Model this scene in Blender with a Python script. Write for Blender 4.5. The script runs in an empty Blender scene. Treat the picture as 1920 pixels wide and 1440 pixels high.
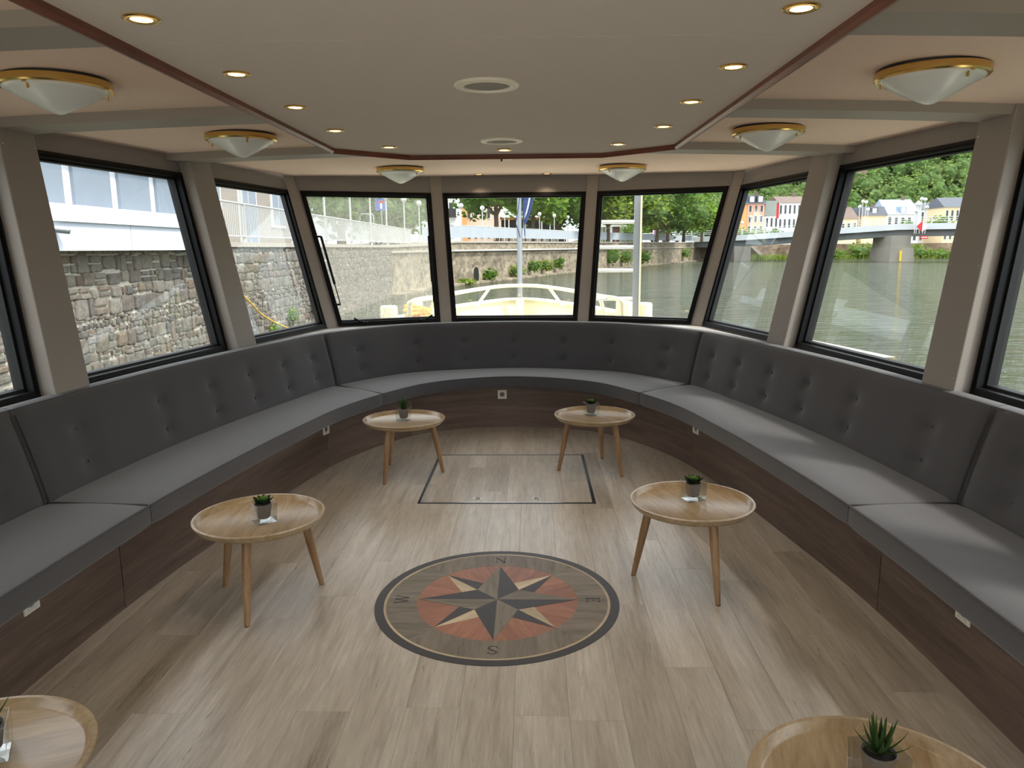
import bpy, bmesh, math, random
from mathutils import Vector, Matrix
R = math.radians
PI = math.pi
scene = bpy.context.scene
COL = scene.collection

# ------------------------------------------------------------------ camera
F_PX, YAW, PITCH, ROLL = 1401.0, .02607, .17986, -.00856
CAM = Vector((.1607, 0.0, 1.60))
_fw = Vector((-math.sin(YAW) * math.cos(PITCH), math.cos(YAW) * math.cos(PITCH), -math.sin(PITCH)))
_r = Vector((math.cos(YAW), math.sin(YAW), 0))
_u = _r.cross(_fw)
_R = _r * math.cos(ROLL) + _u * math.sin(ROLL)
_U = -_r * math.sin(ROLL) + _u * math.cos(ROLL)
cd = bpy.data.cameras.new('camera')
cam = bpy.data.objects.new('camera', cd)
COL.objects.link(cam)
cd.sensor_width = 36.0
cd.lens = F_PX / 1920.0 * 36.0
cd.clip_end = 2000
cd.clip_start = 0.05
cam.matrix_world = Matrix(((_R.x, _U.x, -_fw.x, CAM.x), (_R.y, _U.y, -_fw.y, CAM.y), (_R.z, _U.z, -_fw.z, CAM.z), (0, 0, 0, 1)))
scene.camera = cam

# ------------------------------------------------------------------ sky, sun, exposure
world = bpy.data.worlds.new('sky')
scene.world = world
world.use_nodes = True
wn, wl = world.node_tree.nodes, world.node_tree.links
wn.clear()
w_out = wn.new('ShaderNodeOutputWorld')
w_bg = wn.new('ShaderNodeBackground')
w_tc = wn.new('ShaderNodeTexCoord')
w_sep = wn.new('ShaderNodeSeparateXYZ')
w_ramp = wn.new('ShaderNodeValToRGB')
for k_, (p_, c_) in enumerate([(0.0, (.32, .35, .38)), (.30, (.54, .59, .64)), (.75, (.96, .98, 1.0))]):
    e_ = w_ramp.color_ramp.elements[k_] if k_ < 2 else w_ramp.color_ramp.elements.new(p_)
    e_.position = p_; e_.color = (*c_, 1)
wl.new(w_tc.outputs['Generated'], w_sep.inputs[0])
wl.new(w_sep.outputs['Z'], w_ramp.inputs['Fac'])
wl.new(w_ramp.outputs['Color'], w_bg.inputs['Color'])
w_bg.inputs['Strength'].default_value = 2.1
wl.new(w_bg.outputs[0], w_out.inputs['Surface'])

sd = bpy.data.lights.new('sun', 'SUN')
sd.energy = 2.1
sd.angle = R(6)
sd.color = (1.0, .95, .87)
sun = bpy.data.objects.new('sun', sd)
COL.objects.link(sun)
SUN_DIR = Vector((.84, -.32, 1.22)).normalized()      # towards the sun
sun.rotation_euler = SUN_DIR.to_track_quat('Z', 'Y').to_euler()
sun.location = (30, 0, 60)

vs = scene.view_settings
vs.view_transform = 'Standard'
vs.look = 'None'
vs.gamma = 1.0
vs.use_curve_mapping = False
vs.exposure = 0.82

# ------------------------------------------------------------------ helpers
def at(px, py, Y):
    """point of the place that lies Y metres ahead, in the direction of a point of the photograph"""
    d = _R * ((px - 960) / F_PX) - _U * ((py - 720) / F_PX) + _fw
    return CAM + d * (Y / d.y)

def tag(o, label=None, cat=None, group=None, kind=None):
    if label: o['label'] = label
    if cat: o['category'] = cat
    if group: o['group'] = group
    if kind: o['kind'] = kind
    return o

def empty(name, loc=(0, 0, 0), rz=0, parent=None):
    o = bpy.data.objects.new(name, None)
    COL.objects.link(o)
    o.location = loc
    o.rotation_euler = (0, 0, rz)
    o.empty_display_size = .1
    if parent: o.parent = parent
    return o

class MB:
    def __init__(s):
        s.v = []; s.f = []; s.uv = []; s.mi = []
    def vert(s, *p):
        s.v.append(tuple(p[0]) if len(p) == 1 else p); return len(s.v) - 1
    def face(s, idx, uv=None, mi=0):
        s.f.append(tuple(idx)); s.uv.append(uv); s.mi.append(mi)
    def quad(s, a, b, c, d, uv=None, mi=0):
        i = len(s.v); s.v += [tuple(a), tuple(b), tuple(c), tuple(d)]
        s.face((i, i + 1, i + 2, i + 3), uv, mi); return s
    def tri(s, a, b, c, mi=0):
        i = len(s.v); s.v += [tuple(a), tuple(b), tuple(c)]; s.face((i, i + 1, i + 2), None, mi); return s
    def hexa(s, p, mi=0):
        """8 points: 4 bottom (ccw seen from above), 4 top"""
        i = len(s.v); s.v += [tuple(q) for q in p]
        for f in ((3, 2, 1, 0), (4, 5, 6, 7), (0, 1, 5, 4), (1, 2, 6, 5), (2, 3, 7, 6), (3, 0, 4, 7)):
            s.face([i + k for k in f], None, mi)
        return s
    def box(s, x0, x1, y0, y1, z0, z1, mi=0):
        return s.hexa([(x0, y0, z0), (x1, y0, z0), (x1, y1, z0), (x0, y1, z0), (x0, y0, z1), (x1, y0, z1), (x1, y1, z1), (x0, y1, z1)], mi)
    def obox(s, c, ax, ay, az, mi=0):
        """box by centre and three half-axis vectors"""
        c, ax, ay, az = Vector(c), Vector(ax), Vector(ay), Vector(az)
        return s.hexa([c - ax - ay - az, c + ax - ay - az, c + ax + ay - az, c - ax + ay - az, c - ax - ay + az, c + ax - ay + az, c + ax + ay + az, c - ax + ay + az], mi)
    def prism(s, poly, z0, z1, mi=0):
        n = len(poly); i = len(s.v)
        s.v += [(p[0], p[1], z0) for p in poly] + [(p[0], p[1], z1) for p in poly]
        s.face([i + n - 1 - k for k in range(n)], None, mi); s.face([i + n + k for k in range(n)], None, mi)
        for k in range(n):
            j = (k + 1) % n; s.face((i + k, i + j, i + n + j, i + n + k), None, mi)
        return s
    def lathe(s, prof, seg=32, c=(0, 0, 0), mi=0, close=False):
        """prof: list of (r, z)"""
        i = len(s.v); n = len(prof)
        for k in range(seg):
            a = 2 * PI * k / seg
            for r, z in prof:
                s.v.append((c[0] + r * math.cos(a), c[1] + r * math.sin(a), c[2] + z))
        m = n if close else n - 1
        for k in range(seg):
            k2 = (k + 1) % seg
            for j in range(m):
                j2 = (j + 1) % n
                s.face((i + k * n + j, i + k2 * n + j, i + k2 * n + j2, i + k * n + j2), None, mi)
        return s
    def tube(s, pts, r, seg=8, mi=0, cap=True, closed=False):
        pts = [Vector(p) for p in pts]; n = len(pts)
        rs = r if isinstance(r, (list, tuple)) else [r] * n
        i0 = len(s.v); up = None
        for k, p in enumerate(pts):
            if closed: t = pts[(k + 1) % n] - pts[k - 1]
            else: t = pts[min(k + 1, n - 1)] - pts[max(k - 1, 0)]
            t.normalize()
            if up is None: up = t.orthogonal().normalized()
            up = (up - t * up.dot(t))
            if up.length < 1e-6: up = t.orthogonal()
            up.normalize(); w = t.cross(up)
            for j in range(seg):
                a = 2 * PI * j / seg
                s.v.append(tuple(p + (up * math.cos(a) + w * math.sin(a)) * rs[k]))
        m = n if closed else n - 1
        for k in range(m):
            k2 = (k + 1) % n
            for j in range(seg):
                j2 = (j + 1) % seg
                s.face((i0 + k * seg + j, i0 + k * seg + j2, i0 + k2 * seg + j2, i0 + k2 * seg + j), None, mi)
        if cap and not closed:
            s.face([i0 + seg - 1 - j for j in range(seg)], None, mi)
            s.face([i0 + (n - 1) * seg + j for j in range(seg)], None, mi)
        return s
    def sphere(s, c, r, seg=12, rings=8, sc=(1, 1, 1), mi=0):
        i0 = len(s.v)
        for a in range(1, rings):
            t = PI * a / rings
            for b in range(seg):
                f = 2 * PI * b / seg
                s.v.append((c[0] + r * sc[0] * math.sin(t) * math.cos(f), c[1] + r * sc[1] * math.sin(t) * math.sin(f), c[2] + r * sc[2] * math.cos(t)))
        tp = s.vert(c[0], c[1], c[2] + r * sc[2]); bt = s.vert(c[0], c[1], c[2] - r * sc[2])
        for b in range(seg):
            b2 = (b + 1) % seg
            s.face((tp, i0 + b, i0 + b2), None, mi)
            for a in range(rings - 2):
                s.face((i0 + a * seg + b, i0 + (a + 1) * seg + b, i0 + (a + 1) * seg + b2, i0 + a * seg + b2), None, mi)
            e = i0 + (rings - 2) * seg
            s.face((e + b, bt, e + b2), None, mi)
        return s
    def grid(s, rows, closed_u=False, uv=None, mi=0, flip=False):
        """rows: list of equally long lists of points"""
        i0 = len(s.v); n = len(rows[0])
        for r in rows: s.v += [tuple(p) for p in r]
        for a in range(len(rows) - 1):
            for b in range(n if closed_u else n - 1):
                b2 = (b + 1) % n
                q = [(a, b), (a, b2), (a + 1, b2), (a + 1, b)]
                if flip: q.reverse()
                u = [uv[x][y] for x, y in q] if uv and not (closed_u and b2 == 0) else None
                s.face([i0 + x * n + y for x, y in q], u, mi)
        return s
    def mesh(s, name, mats, smooth=False, angle=None):
        me = bpy.data.meshes.new(name)
        me.from_pydata(s.v, [], s.f)
        if not isinstance(mats, (list, tuple)): mats = [mats]
        for m in mats: me.materials.append(m)
        if len(mats) > 1: me.polygons.foreach_set('material_index', s.mi)
        if any(u is not None for u in s.uv):
            lay = me.uv_layers.new(name='UVMap').data
            k = 0
            for f, u in zip(s.f, s.uv):
                for q in range(len(f)):
                    if u is not None: lay[k].uv = u[q]
                    k += 1
        if smooth:
            me.polygons.foreach_set('use_smooth', [True] * len(me.polygons))
            if angle is not None:
                me.set_sharp_from_angle(angle=R(angle))
        me.update()
        return me
    def build(s, name, mats, parent=None, smooth=False, angle=40, loc=None, weld=False, normals=False):
        me = s.mesh(name, mats, False)
        if weld or normals:
            bm = bmesh.new(); bm.from_mesh(me)
            if weld: bmesh.ops.remove_doubles(bm, verts=bm.verts, dist=1e-5)
            if normals: bmesh.ops.recalc_face_normals(bm, faces=bm.faces)
            bm.to_mesh(me); bm.free()
        if smooth:
            me.polygons.foreach_set('use_smooth', [True] * len(me.polygons))
            if angle is not None: me.set_sharp_from_angle(angle=R(angle))
        o = bpy.data.objects.new(name, me)
        COL.objects.link(o)
        if parent: o.parent = parent
        if loc: o.location = loc
        return o

def link(name, me, parent=None, loc=(0, 0, 0), rz=0):
    o = bpy.data.objects.new(name, me)
    COL.objects.link(o)
    o.location = loc; o.rotation_euler = (0, 0, rz)
    if parent: o.parent = parent
    return o

def copy_tree(o, parent=None):
    c = o.copy(); COL.objects.link(c)
    if parent: c.parent = parent
    for ch in list(o.children): copy_tree(ch, c)
    return c

def bevel(o, w=.004, seg=2, angle=35):
    m = o.modifiers.new('bevel', 'BEVEL'); m.width = w; m.segments = seg; m.limit_method = 'ANGLE'; m.angle_limit = R(angle)
    m.harden_normals = False
    return o

def catmull(pts, sub=8):
    """smooth open curve through the points"""
    P = [Vector(p) for p in pts]; n = len(P); out = []
    for i in range(n - 1):
        p0 = P[i - 1] if i > 0 else P[0] * 2 - P[1]
        p1, p2 = P[i], P[i + 1]
        p3 = P[i + 2] if i + 2 < n else P[-1] * 2 - P[-2]
        for k in range(sub):
            t = k / sub
            out.append(.5 * ((2 * p1) + (p2 - p0) * t + (2 * p0 - 5 * p1 + 4 * p2 - p3) * t * t + (3 * p1 - p0 - 3 * p2 + p3) * t ** 3))
    out.append(P[-1].copy())
    return out

# ------------------------------------------------------------------ materials
def lin(c):
    return tuple(((x / 255) / 12.92 if x / 255 <= .04045 else ((x / 255 + .055) / 1.055) ** 2.4) for x in c)

class NT:
    def __init__(s, name):
        s.m = bpy.data.materials.new(name); s.m.use_nodes = True
        s.t = s.m.node_tree; s.n = s.t.nodes; s.n.clear()
        s.out = s.n.new('ShaderNodeOutputMaterial')
    def new(s, typ, **kw):
        x = s.n.new(typ)
        for k, v in kw.items():
            if k in x.inputs: x.inputs[k].default_value = v
            else: setattr(x, k, v)
        return x
    def l(s, a, b): s.t.links.new(a, b)
    def bsdf(s, **kw):
        b = s.n.new('ShaderNodeBsdfPrincipled')
        for k, v in kw.items(): b.inputs[k].default_value = v
        s.l(b.outputs[0], s.out.inputs['Surface']); s.b = b
        return b

def c4(c, srgb=True):
    c = lin(c) if srgb else c
    return (c[0], c[1], c[2], 1)

def plain(name, col, rough=.5, metal=0.0, spec=.5, noise=0.0, nscale=8, bump=0.0, bscale=200):
    t = NT(name); b = t.bsdf(**{'Base Color': c4(col), 'Roughness': rough, 'Metallic': metal, 'Specular IOR Level': spec})
    if noise > 0 or bump > 0:
        tc = t.new('ShaderNodeTexCoord')
    if noise > 0:
        nz = t.new('ShaderNodeTexNoise', Scale=nscale, Detail=5.0)
        t.l(tc.outputs['Object'], nz.inputs['Vector'])
        hs = t.new('ShaderNodeMapRange'); hs.inputs['To Min'].default_value = 1 - noise; hs.inputs['To Max'].default_value = 1 + noise
        t.l(nz.outputs['Fac'], hs.inputs['Value'])
        mx = t.new('ShaderNodeMix', data_type='RGBA', blend_type='MULTIPLY'); mx.inputs[0].default_value = 1
        mx.inputs[6].default_value = c4(col)
        t.l(hs.outputs[0], mx.inputs[7]); t.l(mx.outputs[2], b.inputs['Base Color'])
    if bump > 0:
        n2 = t.new('ShaderNodeTexNoise', Scale=bscale, Detail=3.0)
        t.l(tc.outputs['Object'], n2.inputs['Vector'])
        bp = t.new('ShaderNodeBump', Strength=bump, Distance=.002)
        t.l(n2.outputs['Fac'], bp.inputs['Height']); t.l(bp.outputs[0], b.inputs['Normal'])
    return t.m

def mixcol(t, fac, a, b, blend='MIX'):
    mx = t.new('ShaderNodeMix', data_type='RGBA', blend_type=blend)
    for sock, v in ((0, fac), (6, a), (7, b)):
        if isinstance(v, (float, int)): mx.inputs[sock].default_value = v
        elif isinstance(v, tuple): mx.inputs[sock].default_value = v
        else: t.l(v, mx.inputs[sock])
    return mx.outputs[2]

def ramp(t, src, stops):
    r = t.new('ShaderNodeValToRGB'); e = r.color_ramp.elements
    while len(e) < len(stops): e.new(.5)
    for k, (p, c) in enumerate(stops):
        e[k].position = p; e[k].color = c4(c) if len(c) == 3 else c
    t.l(src, r.inputs['Fac'])
    return r.outputs['Color']

def wood(name, light, mid, dark, stretch=(1.2, 14, 14), coord='Object', rough=.45, crack=0.0, vary=.12, scale=1.0, bump=.15, rnd=True):
    """grain runs along the axis with the small stretch value"""
    t = NT(name); b = t.bsdf(Roughness=rough)
    tc = t.new('ShaderNodeTexCoord'); mp = t.new('ShaderNodeMapping')
    mp.inputs['Scale'].default_value = [x * scale for x in stretch]
    t.l(tc.outputs[coord], mp.inputs['Vector'])
    vec = mp.outputs[0]
    oi = t.new('ShaderNodeObjectInfo')
    if rnd:
        ml = t.new('ShaderNodeVectorMath', operation='SCALE'); ml.inputs['Scale'].default_value = 37.0
        cb = t.new('ShaderNodeCombineXYZ')
        t.l(oi.outputs['Random'], cb.inputs[0]); t.l(oi.outputs['Random'], cb.inputs[1]); t.l(oi.outputs['Random'], cb.inputs[2])
        t.l(cb.outputs[0], ml.inputs[0])
        ad = t.new('ShaderNodeVectorMath', operation='ADD'); t.l(vec, ad.inputs[0]); t.l(ml.outputs[0], ad.inputs[1]); vec = ad.outputs[0]
    n1 = t.new('ShaderNodeTexNoise', Scale=1.0, Detail=8.0, Roughness=.62, Distortion=.6); t.l(vec, n1.inputs['Vector'])
    n2 = t.new('ShaderNodeTexNoise', Scale=4.5, Detail=6.0, Roughness=.7); t.l(vec, n2.inputs['Vector'])
    n3 = t.new('ShaderNodeTexNoise', Scale=.35, Detail=2.0); t.l(vec, n3.inputs['Vector'])
    base = ramp(t, n1.outputs['Fac'], [(.28, dark), (.47, mid), (.68, light)])
    fine = ramp(t, n2.outputs['Fac'], [(.35, (215, 215, 215)), (.65, (255, 255, 255))])
    c = mixcol(t, .75, base, fine, 'MULTIPLY')
    big = ramp(t, n3.outputs['Fac'], [(.3, (222, 218, 212)), (.7, (255, 255, 255))])
    c = mixcol(t, .8, c, big, 'MULTIPLY')
    if rnd and vary > 0:
        mr = t.new('ShaderNodeMapRange'); mr.inputs['To Min'].default_value = 1 - vary; mr.inputs['To Max'].default_value = 1 + vary * .6
        t.l(oi.outputs['Random'], mr.inputs['Value'])
        c = mixcol(t, 1.0, c, mr.outputs[0], 'MULTIPLY')
    if crack > 0:
        n4 = t.new('ShaderNodeTexNoise', Scale=2.2, Detail=3.0, Distortion=1.5); t.l(vec, n4.inputs['Vector'])
        k = ramp(t, n4.outputs['Fac'], [(.0, (255, 255, 255)), (.275, (255, 255, 255)), (.285, (120, 95, 75)), (.30, (255, 255, 255))])
        c = mixcol(t, crack, c, k, 'MULTIPLY')
    t.l(c, b.inputs['Base Color'])
    if bump:
        bp = t.new('ShaderNodeBump', Strength=bump, Distance=.001); t.l(n2.outputs['Fac'], bp.inputs['Height']); t.l(bp.outputs[0], b.inputs['Normal'])
    return t.m

def fabric(name, col, rough=.75):
    t = NT(name); b = t.bsdf(Roughness=rough)
    b.inputs['Sheen Weight'].default_value = .4; b.inputs['Sheen Roughness'].default_value = .5
    tc = t.new('ShaderNodeTexCoord')
    n = t.new('ShaderNodeTexNoise', Scale=420.0, Detail=2.0); t.l(tc.outputs['Object'], n.inputs['Vector'])
    n2 = t.new('ShaderNodeTexNoise', Scale=3.0, Detail=3.0); t.l(tc.outputs['Object'], n2.inputs['Vector'])
    a = ramp(t, n.outputs['Fac'], [(.3, tuple(x * .86 for x in col)), (.7, tuple(min(255, x * 1.1) for x in col))])
    c = mixcol(t, .5, a, ramp(t, n2.outputs['Fac'], [(.3, (232, 232, 232)), (.7, (255, 255, 255))]), 'MULTIPLY')
    t.l(c, b.inputs['Base Color'])
    bp = t.new('ShaderNodeBump', Strength=.12, Distance=.0006); t.l(n.outputs['Fac'], bp.inputs['Height']); t.l(bp.outputs[0], b.inputs['Normal'])
    return t.m

def glass_pane(name, tint=(.97, .985, .98), refl=.09, dirt=0.0):
    t = NT(name)
    tr = t.new('ShaderNodeBsdfTransparent'); tr.inputs[0].default_value = (*tint, 1)
    gl = t.new('ShaderNodeBsdfGlossy'); gl.inputs['Roughness'].default_value = 0.0
    gl.inputs['Color'].default_value = (.92, 1.0, .96, 1)
    fr = t.new('ShaderNodeFresnel'); fr.inputs['IOR'].default_value = 1.5
    mr = t.new('ShaderNodeMapRange'); mr.inputs['From Min'].default_value = .04; mr.inputs['From Max'].default_value = 1.0
    mr.inputs['To Min'].default_value = refl * .6; mr.inputs['To Max'].default_value = .9
    t.l(fr.outputs[0], mr.inputs['Value'])
    mx = t.new('ShaderNodeMixShader'); t.l(mr.outputs[0], mx.inputs[0]); t.l(tr.outputs[0], mx.inputs[1]); t.l(gl.outputs[0], mx.inputs[2])
    last = mx.outputs[0]
    if dirt > 0:
        tc = t.new('ShaderNodeTexCoord'); mp = t.new('ShaderNodeMapping'); mp.inputs['Scale'].default_value = (14, 14, 1.6)
        t.l(tc.outputs['Object'], mp.inputs['Vector'])
        n1 = t.new('ShaderNodeTexNoise', Scale=2.0, Detail=8.0, Roughness=.7, Distortion=.5); t.l(mp.outputs[0], n1.inputs['Vector'])
        n2 = t.new('ShaderNodeTexNoise', Scale=55.0, Detail=4.0); t.l(tc.outputs['Object'], n2.inputs['Vector'])
        ml = t.new('ShaderNodeMath', operation='MULTIPLY'); t.l(n1.outputs['Fac'], ml.inputs[0]); t.l(n2.outputs['Fac'], ml.inputs[1])
        m2 = t.new('ShaderNodeMapRange'); m2.inputs['From Min'].default_value = .12; m2.inputs['From Max'].default_value = .42
        m2.inputs['To Min'].default_value = dirt * .6; m2.inputs['To Max'].default_value = dirt * 1.25
        t.l(ml.outputs[0], m2.inputs['Value'])
        tl = t.new('ShaderNodeBsdfTranslucent'); tl.inputs[0].default_value = (.80, .80, .72, 1)
        m3 = t.new('ShaderNodeMixShader'); t.l(m2.outputs[0], m3.inputs[0]); t.l(last, m3.inputs[1]); t.l(tl.outputs[0], m3.inputs[2])
        last = m3.outputs[0]
    t.l(last, t.out.inputs['Surface'])
    return t.m

def clear_glass(name):
    t = NT(name)
    tr = t.new('ShaderNodeBsdfTransparent'); tr.inputs[0].default_value = (.97, .985, .98, 1)
    gl = t.new('ShaderNodeBsdfGlossy'); gl.inputs['Roughness'].default_value = 0.02
    lw = t.new('ShaderNodeLayerWeight'); lw.inputs['Blend'].default_value = .35
    mr = t.new('ShaderNodeMapRange'); mr.inputs['To Min'].default_value = .04; mr.inputs['To Max'].default_value = .5
    t.l(lw.outputs['Fresnel'], mr.inputs['Value'])
    mx = t.new('ShaderNodeMixShader'); t.l(mr.outputs[0], mx.inputs[0]); t.l(tr.outputs[0], mx.inputs[1]); t.l(gl.outputs[0], mx.inputs[2])
    t.l(mx.outputs[0], t.out.inputs['Surface'])
    return t.m

def emit(name, col, strength):
    t = NT(name); e = t.new('ShaderNodeEmission'); e.inputs[0].default_value = (*col, 1); e.inputs[1].default_value = strength
    t.l(e.outputs[0], t.out.inputs['Surface'])
    return t.m

def leafy(name, c1, c2, rough=.6, transl=.35):
    t = NT(name)
    b = t.new('ShaderNodeBsdfDiffuse'); tl = t.new('ShaderNodeBsdfTranslucent')
    ge = t.new('ShaderNodeNewGeometry')
    c = ramp(t, ge.outputs['Random Per Island'], [(0, c1), (1, c2)])
    t.l(c, b.inputs[0]); t.l(c, tl.inputs[0])
    mx = t.new('ShaderNodeMixShader'); mx.inputs[0].default_value = transl
    t.l(b.outputs[0], mx.inputs[1]); t.l(tl.outputs[0], mx.inputs[2]); t.l(mx.outputs[0], t.out.inputs['Surface'])
    return t.m

M = {}
M['plank'] = wood('oak_plank', (218, 210, 197), (205, 196, 182), (178, 168, 152), stretch=(16, 1.3, 16), rough=.30, crack=.8, vary=.08)
M['base_wood'] = wood('bench_panel_oak', (140, 120, 106), (124, 104, 91), (102, 84, 72), stretch=(1.1, 16, 1), coord='UV', rough=.5, crack=.4, vary=.07)
M['table_wood'] = wood('table_wood', (206, 184, 150), (192, 166, 128), (168, 138, 100), stretch=(1.6, 15, 15), rough=.24, vary=.05)
M['leg_wood'] = wood('leg_wood', (196, 162, 122), (178, 140, 100), (150, 114, 80), stretch=(22, 22, 2), rough=.4, vary=.05)
M['cushion'] = fabric('grey_upholstery', (73, 72, 75))
M['piping'] = fabric('dark_piping', (56, 54, 54))
M['button'] = fabric('button_fabric', (62, 60, 60))
M['wall'] = plain('taupe_laminate', (144, 138, 134), .55, noise=.04, nscale=60)
M['post'] = plain('beige_post_laminate', (160, 152, 143), .5, noise=.03, nscale=60)
M['sill'] = plain('white_sill', (205, 202, 196), .4)
M['ceil_in'] = plain('ceiling_fabric_taupe', (220, 211, 203), .8, noise=.05, nscale=90, bump=.15, bscale=700)
M['ceil_out'] = plain('ceiling_fabric_peach', (232, 207, 189), .8, noise=.04, nscale=90, bump=.15, bscale=700)
M['redwood'] = wood('mahogany_trim', (146, 84, 60), (126, 68, 48), (100, 52, 38), stretch=(2, 2, 20), rough=.35, rnd=False)
M['black'] = plain('black_frame', (7, 7, 9), .5, spec=.25)
M['rubber'] = plain('black_rubber', (10, 10, 12), .6)
M['brass'] = plain('brass', (226, 192, 118), .25, metal=1.0)
M['steel'] = plain('steel', (200, 202, 205), .22, metal=1.0)
M['dark_metal'] = plain('dark_metal', (62, 62, 64), .45, metal=.6)
M['opal'] = plain('opal_glass', (228, 230, 226), .25, spec=.6)
M['white_plastic'] = plain('white_plastic', (226, 224, 214), .35)
M['cream_plastic'] = plain('cream_plastic', (246, 240, 222), .4)
M['grille'] = plain('speaker_mesh', (160, 155, 148), .7, noise=.15, nscale=500)
M['bulb'] = emit('warm_bulb', (1.0, .58, .20), 4.5)
M['bulb_dim'] = emit('dim_warm_bulb', (1.0, .72, .42), .7)
M['pane'] = glass_pane('window_glass')
M['pane_dirty'] = glass_pane('window_glass_dirty', dirt=.34)
M['clear'] = clear_glass('clear_glass')
# ================================================================== the saloon shell
Z0, ZT, KOUT = .90, 2.14, .226          # window foot, window head, outward lean
HALF = [(.67, 7.28), (1.70, 6.83), (2.0, 5.39), (2.24, 3.66), (2.34, 2.12), (2.36, .5), (2.36, -1.3)]
NODES = [Vector((-x, y)) for x, y in reversed(HALF)] + [Vector((x, y)) for x, y in HALF]     # port aft -> bow -> starboard aft
NF = len(NODES) - 1

def zc(x, y):                            # cambered deckhead
    return 2.305 - .0085 * x * x

def facet_n(i):
    d = (NODES[i + 1] - NODES[i]).normalized()
    return Vector((-d.y, d.x))           # outward (port aft -> bow -> starboard goes clockwise seen from above)
for i in range(NF):
    assert facet_n(i).dot(NODES[i] - Vector((0, 3))) > 0

RAKE = {3: (0, .155), 2: (0, .155), 4: (0, .05), 5: (-.085, .0), 6: (-.03, 0), 7: (.03, 0), 8: (.085, .0), 9: (0, .05), 10: (0, .155), 11: (0, .155)}   # sideways lean of the corner lines, m per m
def node_at(k, z, off=0.0):
    """corner line k of the glazed wall at height z, pushed out by off"""
    d = KOUT * (z - Z0) + off
    if k == 0 or k == NF:
        n = facet_n(0 if k == 0 else NF - 1); p = NODES[k] + n * d
        return Vector((p.x, p.y, z))
    n1, n2 = facet_n(k - 1), facet_n(k)
    c = n1.dot(n2)
    q = (n1 + n2) * (d / (1 + c))
    rk = RAKE.get(k, (0, 0)); p = NODES[k] + q + Vector(rk) * (z - Z0)
    return Vector((p.x, p.y, z))

def wp(i, side, dist, z, off=0.0):
    """point on facet i at height z, dist metres from its corner (side 0 = first, 1 = second)"""
    a, b = node_at(i, z, off), node_at(i + 1, z, off)
    d = (b - a).normalized()
    return a + d * dist if side == 0 else b - d * dist

# insets of each window opening from the corners of its facet
INS = {0: (.14, .14), 1: (.14, .14), 2: (.14, .13), 3: (.125, .135), 4: (.125, .06), 5: (.085, .055), 6: (.06, .06),
       7: (.055, .085), 8: (.06, .125), 9: (.135, .125), 10: (.13, .14), 11: (.14, .14), 12: (.14, .14)}

def ring_strip(mb, i, ins_out, ins_in, z_out, z_in, o0, o1):
    """rectangular ring on facet i between an outer and an inner outline, from offset o0 to o1"""
    def loop(ins, zz, o):
        return [wp(i, 0, ins[0], zz[0], o), wp(i, 1, ins[1], zz[0], o), wp(i, 1, ins[1], zz[1], o), wp(i, 0, ins[0], zz[1], o)]
    A, B = loop(ins_out, z_out, o0), loop(ins_in, z_in, o0)
    C, D = loop(ins_out, z_out, o1), loop(ins_in, z_in, o1)
    for k in range(4):
        j = (k + 1) % 4
        mb.quad(A[k], A[j], B[j], B[k]); mb.quad(C[j], C[k], D[k], D[j])
        mb.quad(B[k], B[j], D[j], D[k]); mb.quad(A[j], A[k], C[k], C[j])

WALL_T = .09
WLAB = {0: 'black framed side window furthest aft on the quay side', 1: 'second black framed window from aft on the quay side',
        2: 'black framed window cut by the left edge, looking on pale stones', 3: 'wide slanted black window showing the white building and stone wall',
        4: 'narrow slanted black window showing the white railing and yellow hose', 5: 'dirty hinged front window with gas struts above the yellow rope',
        6: 'middle front window in black frame looking onto bow and flagpole', 7: 'front window in black frame behind which the ladder stands',
        8: 'narrow slanted black window showing pink house and bridge end', 9: 'wide slanted black window showing bridge pier, hill and river',
        10: 'black framed window cut by the right edge, looking on rippled water', 11: 'second black framed window from aft on the river side',
        12: 'black framed side window furthest aft on the river side'}
windows = {}
for i in range(NF):
    w = empty('window_%d' % (i + 1))
    tag(w, WLAB[i], 'window', kind='structure')
    windows[i] = w
    a, b = INS[i]
    mb = MB(); ring_strip(mb, i, (a, b), (a + .036, b + .036), (Z0, ZT), (Z0 + .036, ZT - .036), -.012, .085)
    mb.build('frame', M['black'], w)
    mb = MB(); ring_strip(mb, i, (a + .036, b + .036), (a + .050, b + .050), (Z0 + .036, ZT - .036), (Z0 + .050, ZT - .050), .030, .085)
    mb.build('gasket', M['rubber'], w)
    mb = MB(); ring_strip(mb, i, (a + .012, b + .012), (a + .020, b + .020), (Z0 + .012, ZT - .012), (Z0 + .020, ZT - .020), -.017, -.010)
    mb.build('frame_bead', M['black'], w)
    mb = MB()
    g0, g1 = (a + .040, b + .040), (Z0 + .040, ZT - .040)
    P = [wp(i, 0, g0[0], g1[0], .066), wp(i, 1, g0[1], g1[0], .066), wp(i, 1, g0[1], g1[1], .066), wp(i, 0, g0[0], g1[1], .066)]
    mb.quad(*P)
    mb.build('pane', M['pane_dirty'] if i == 5 else M['pane'], w)

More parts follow.
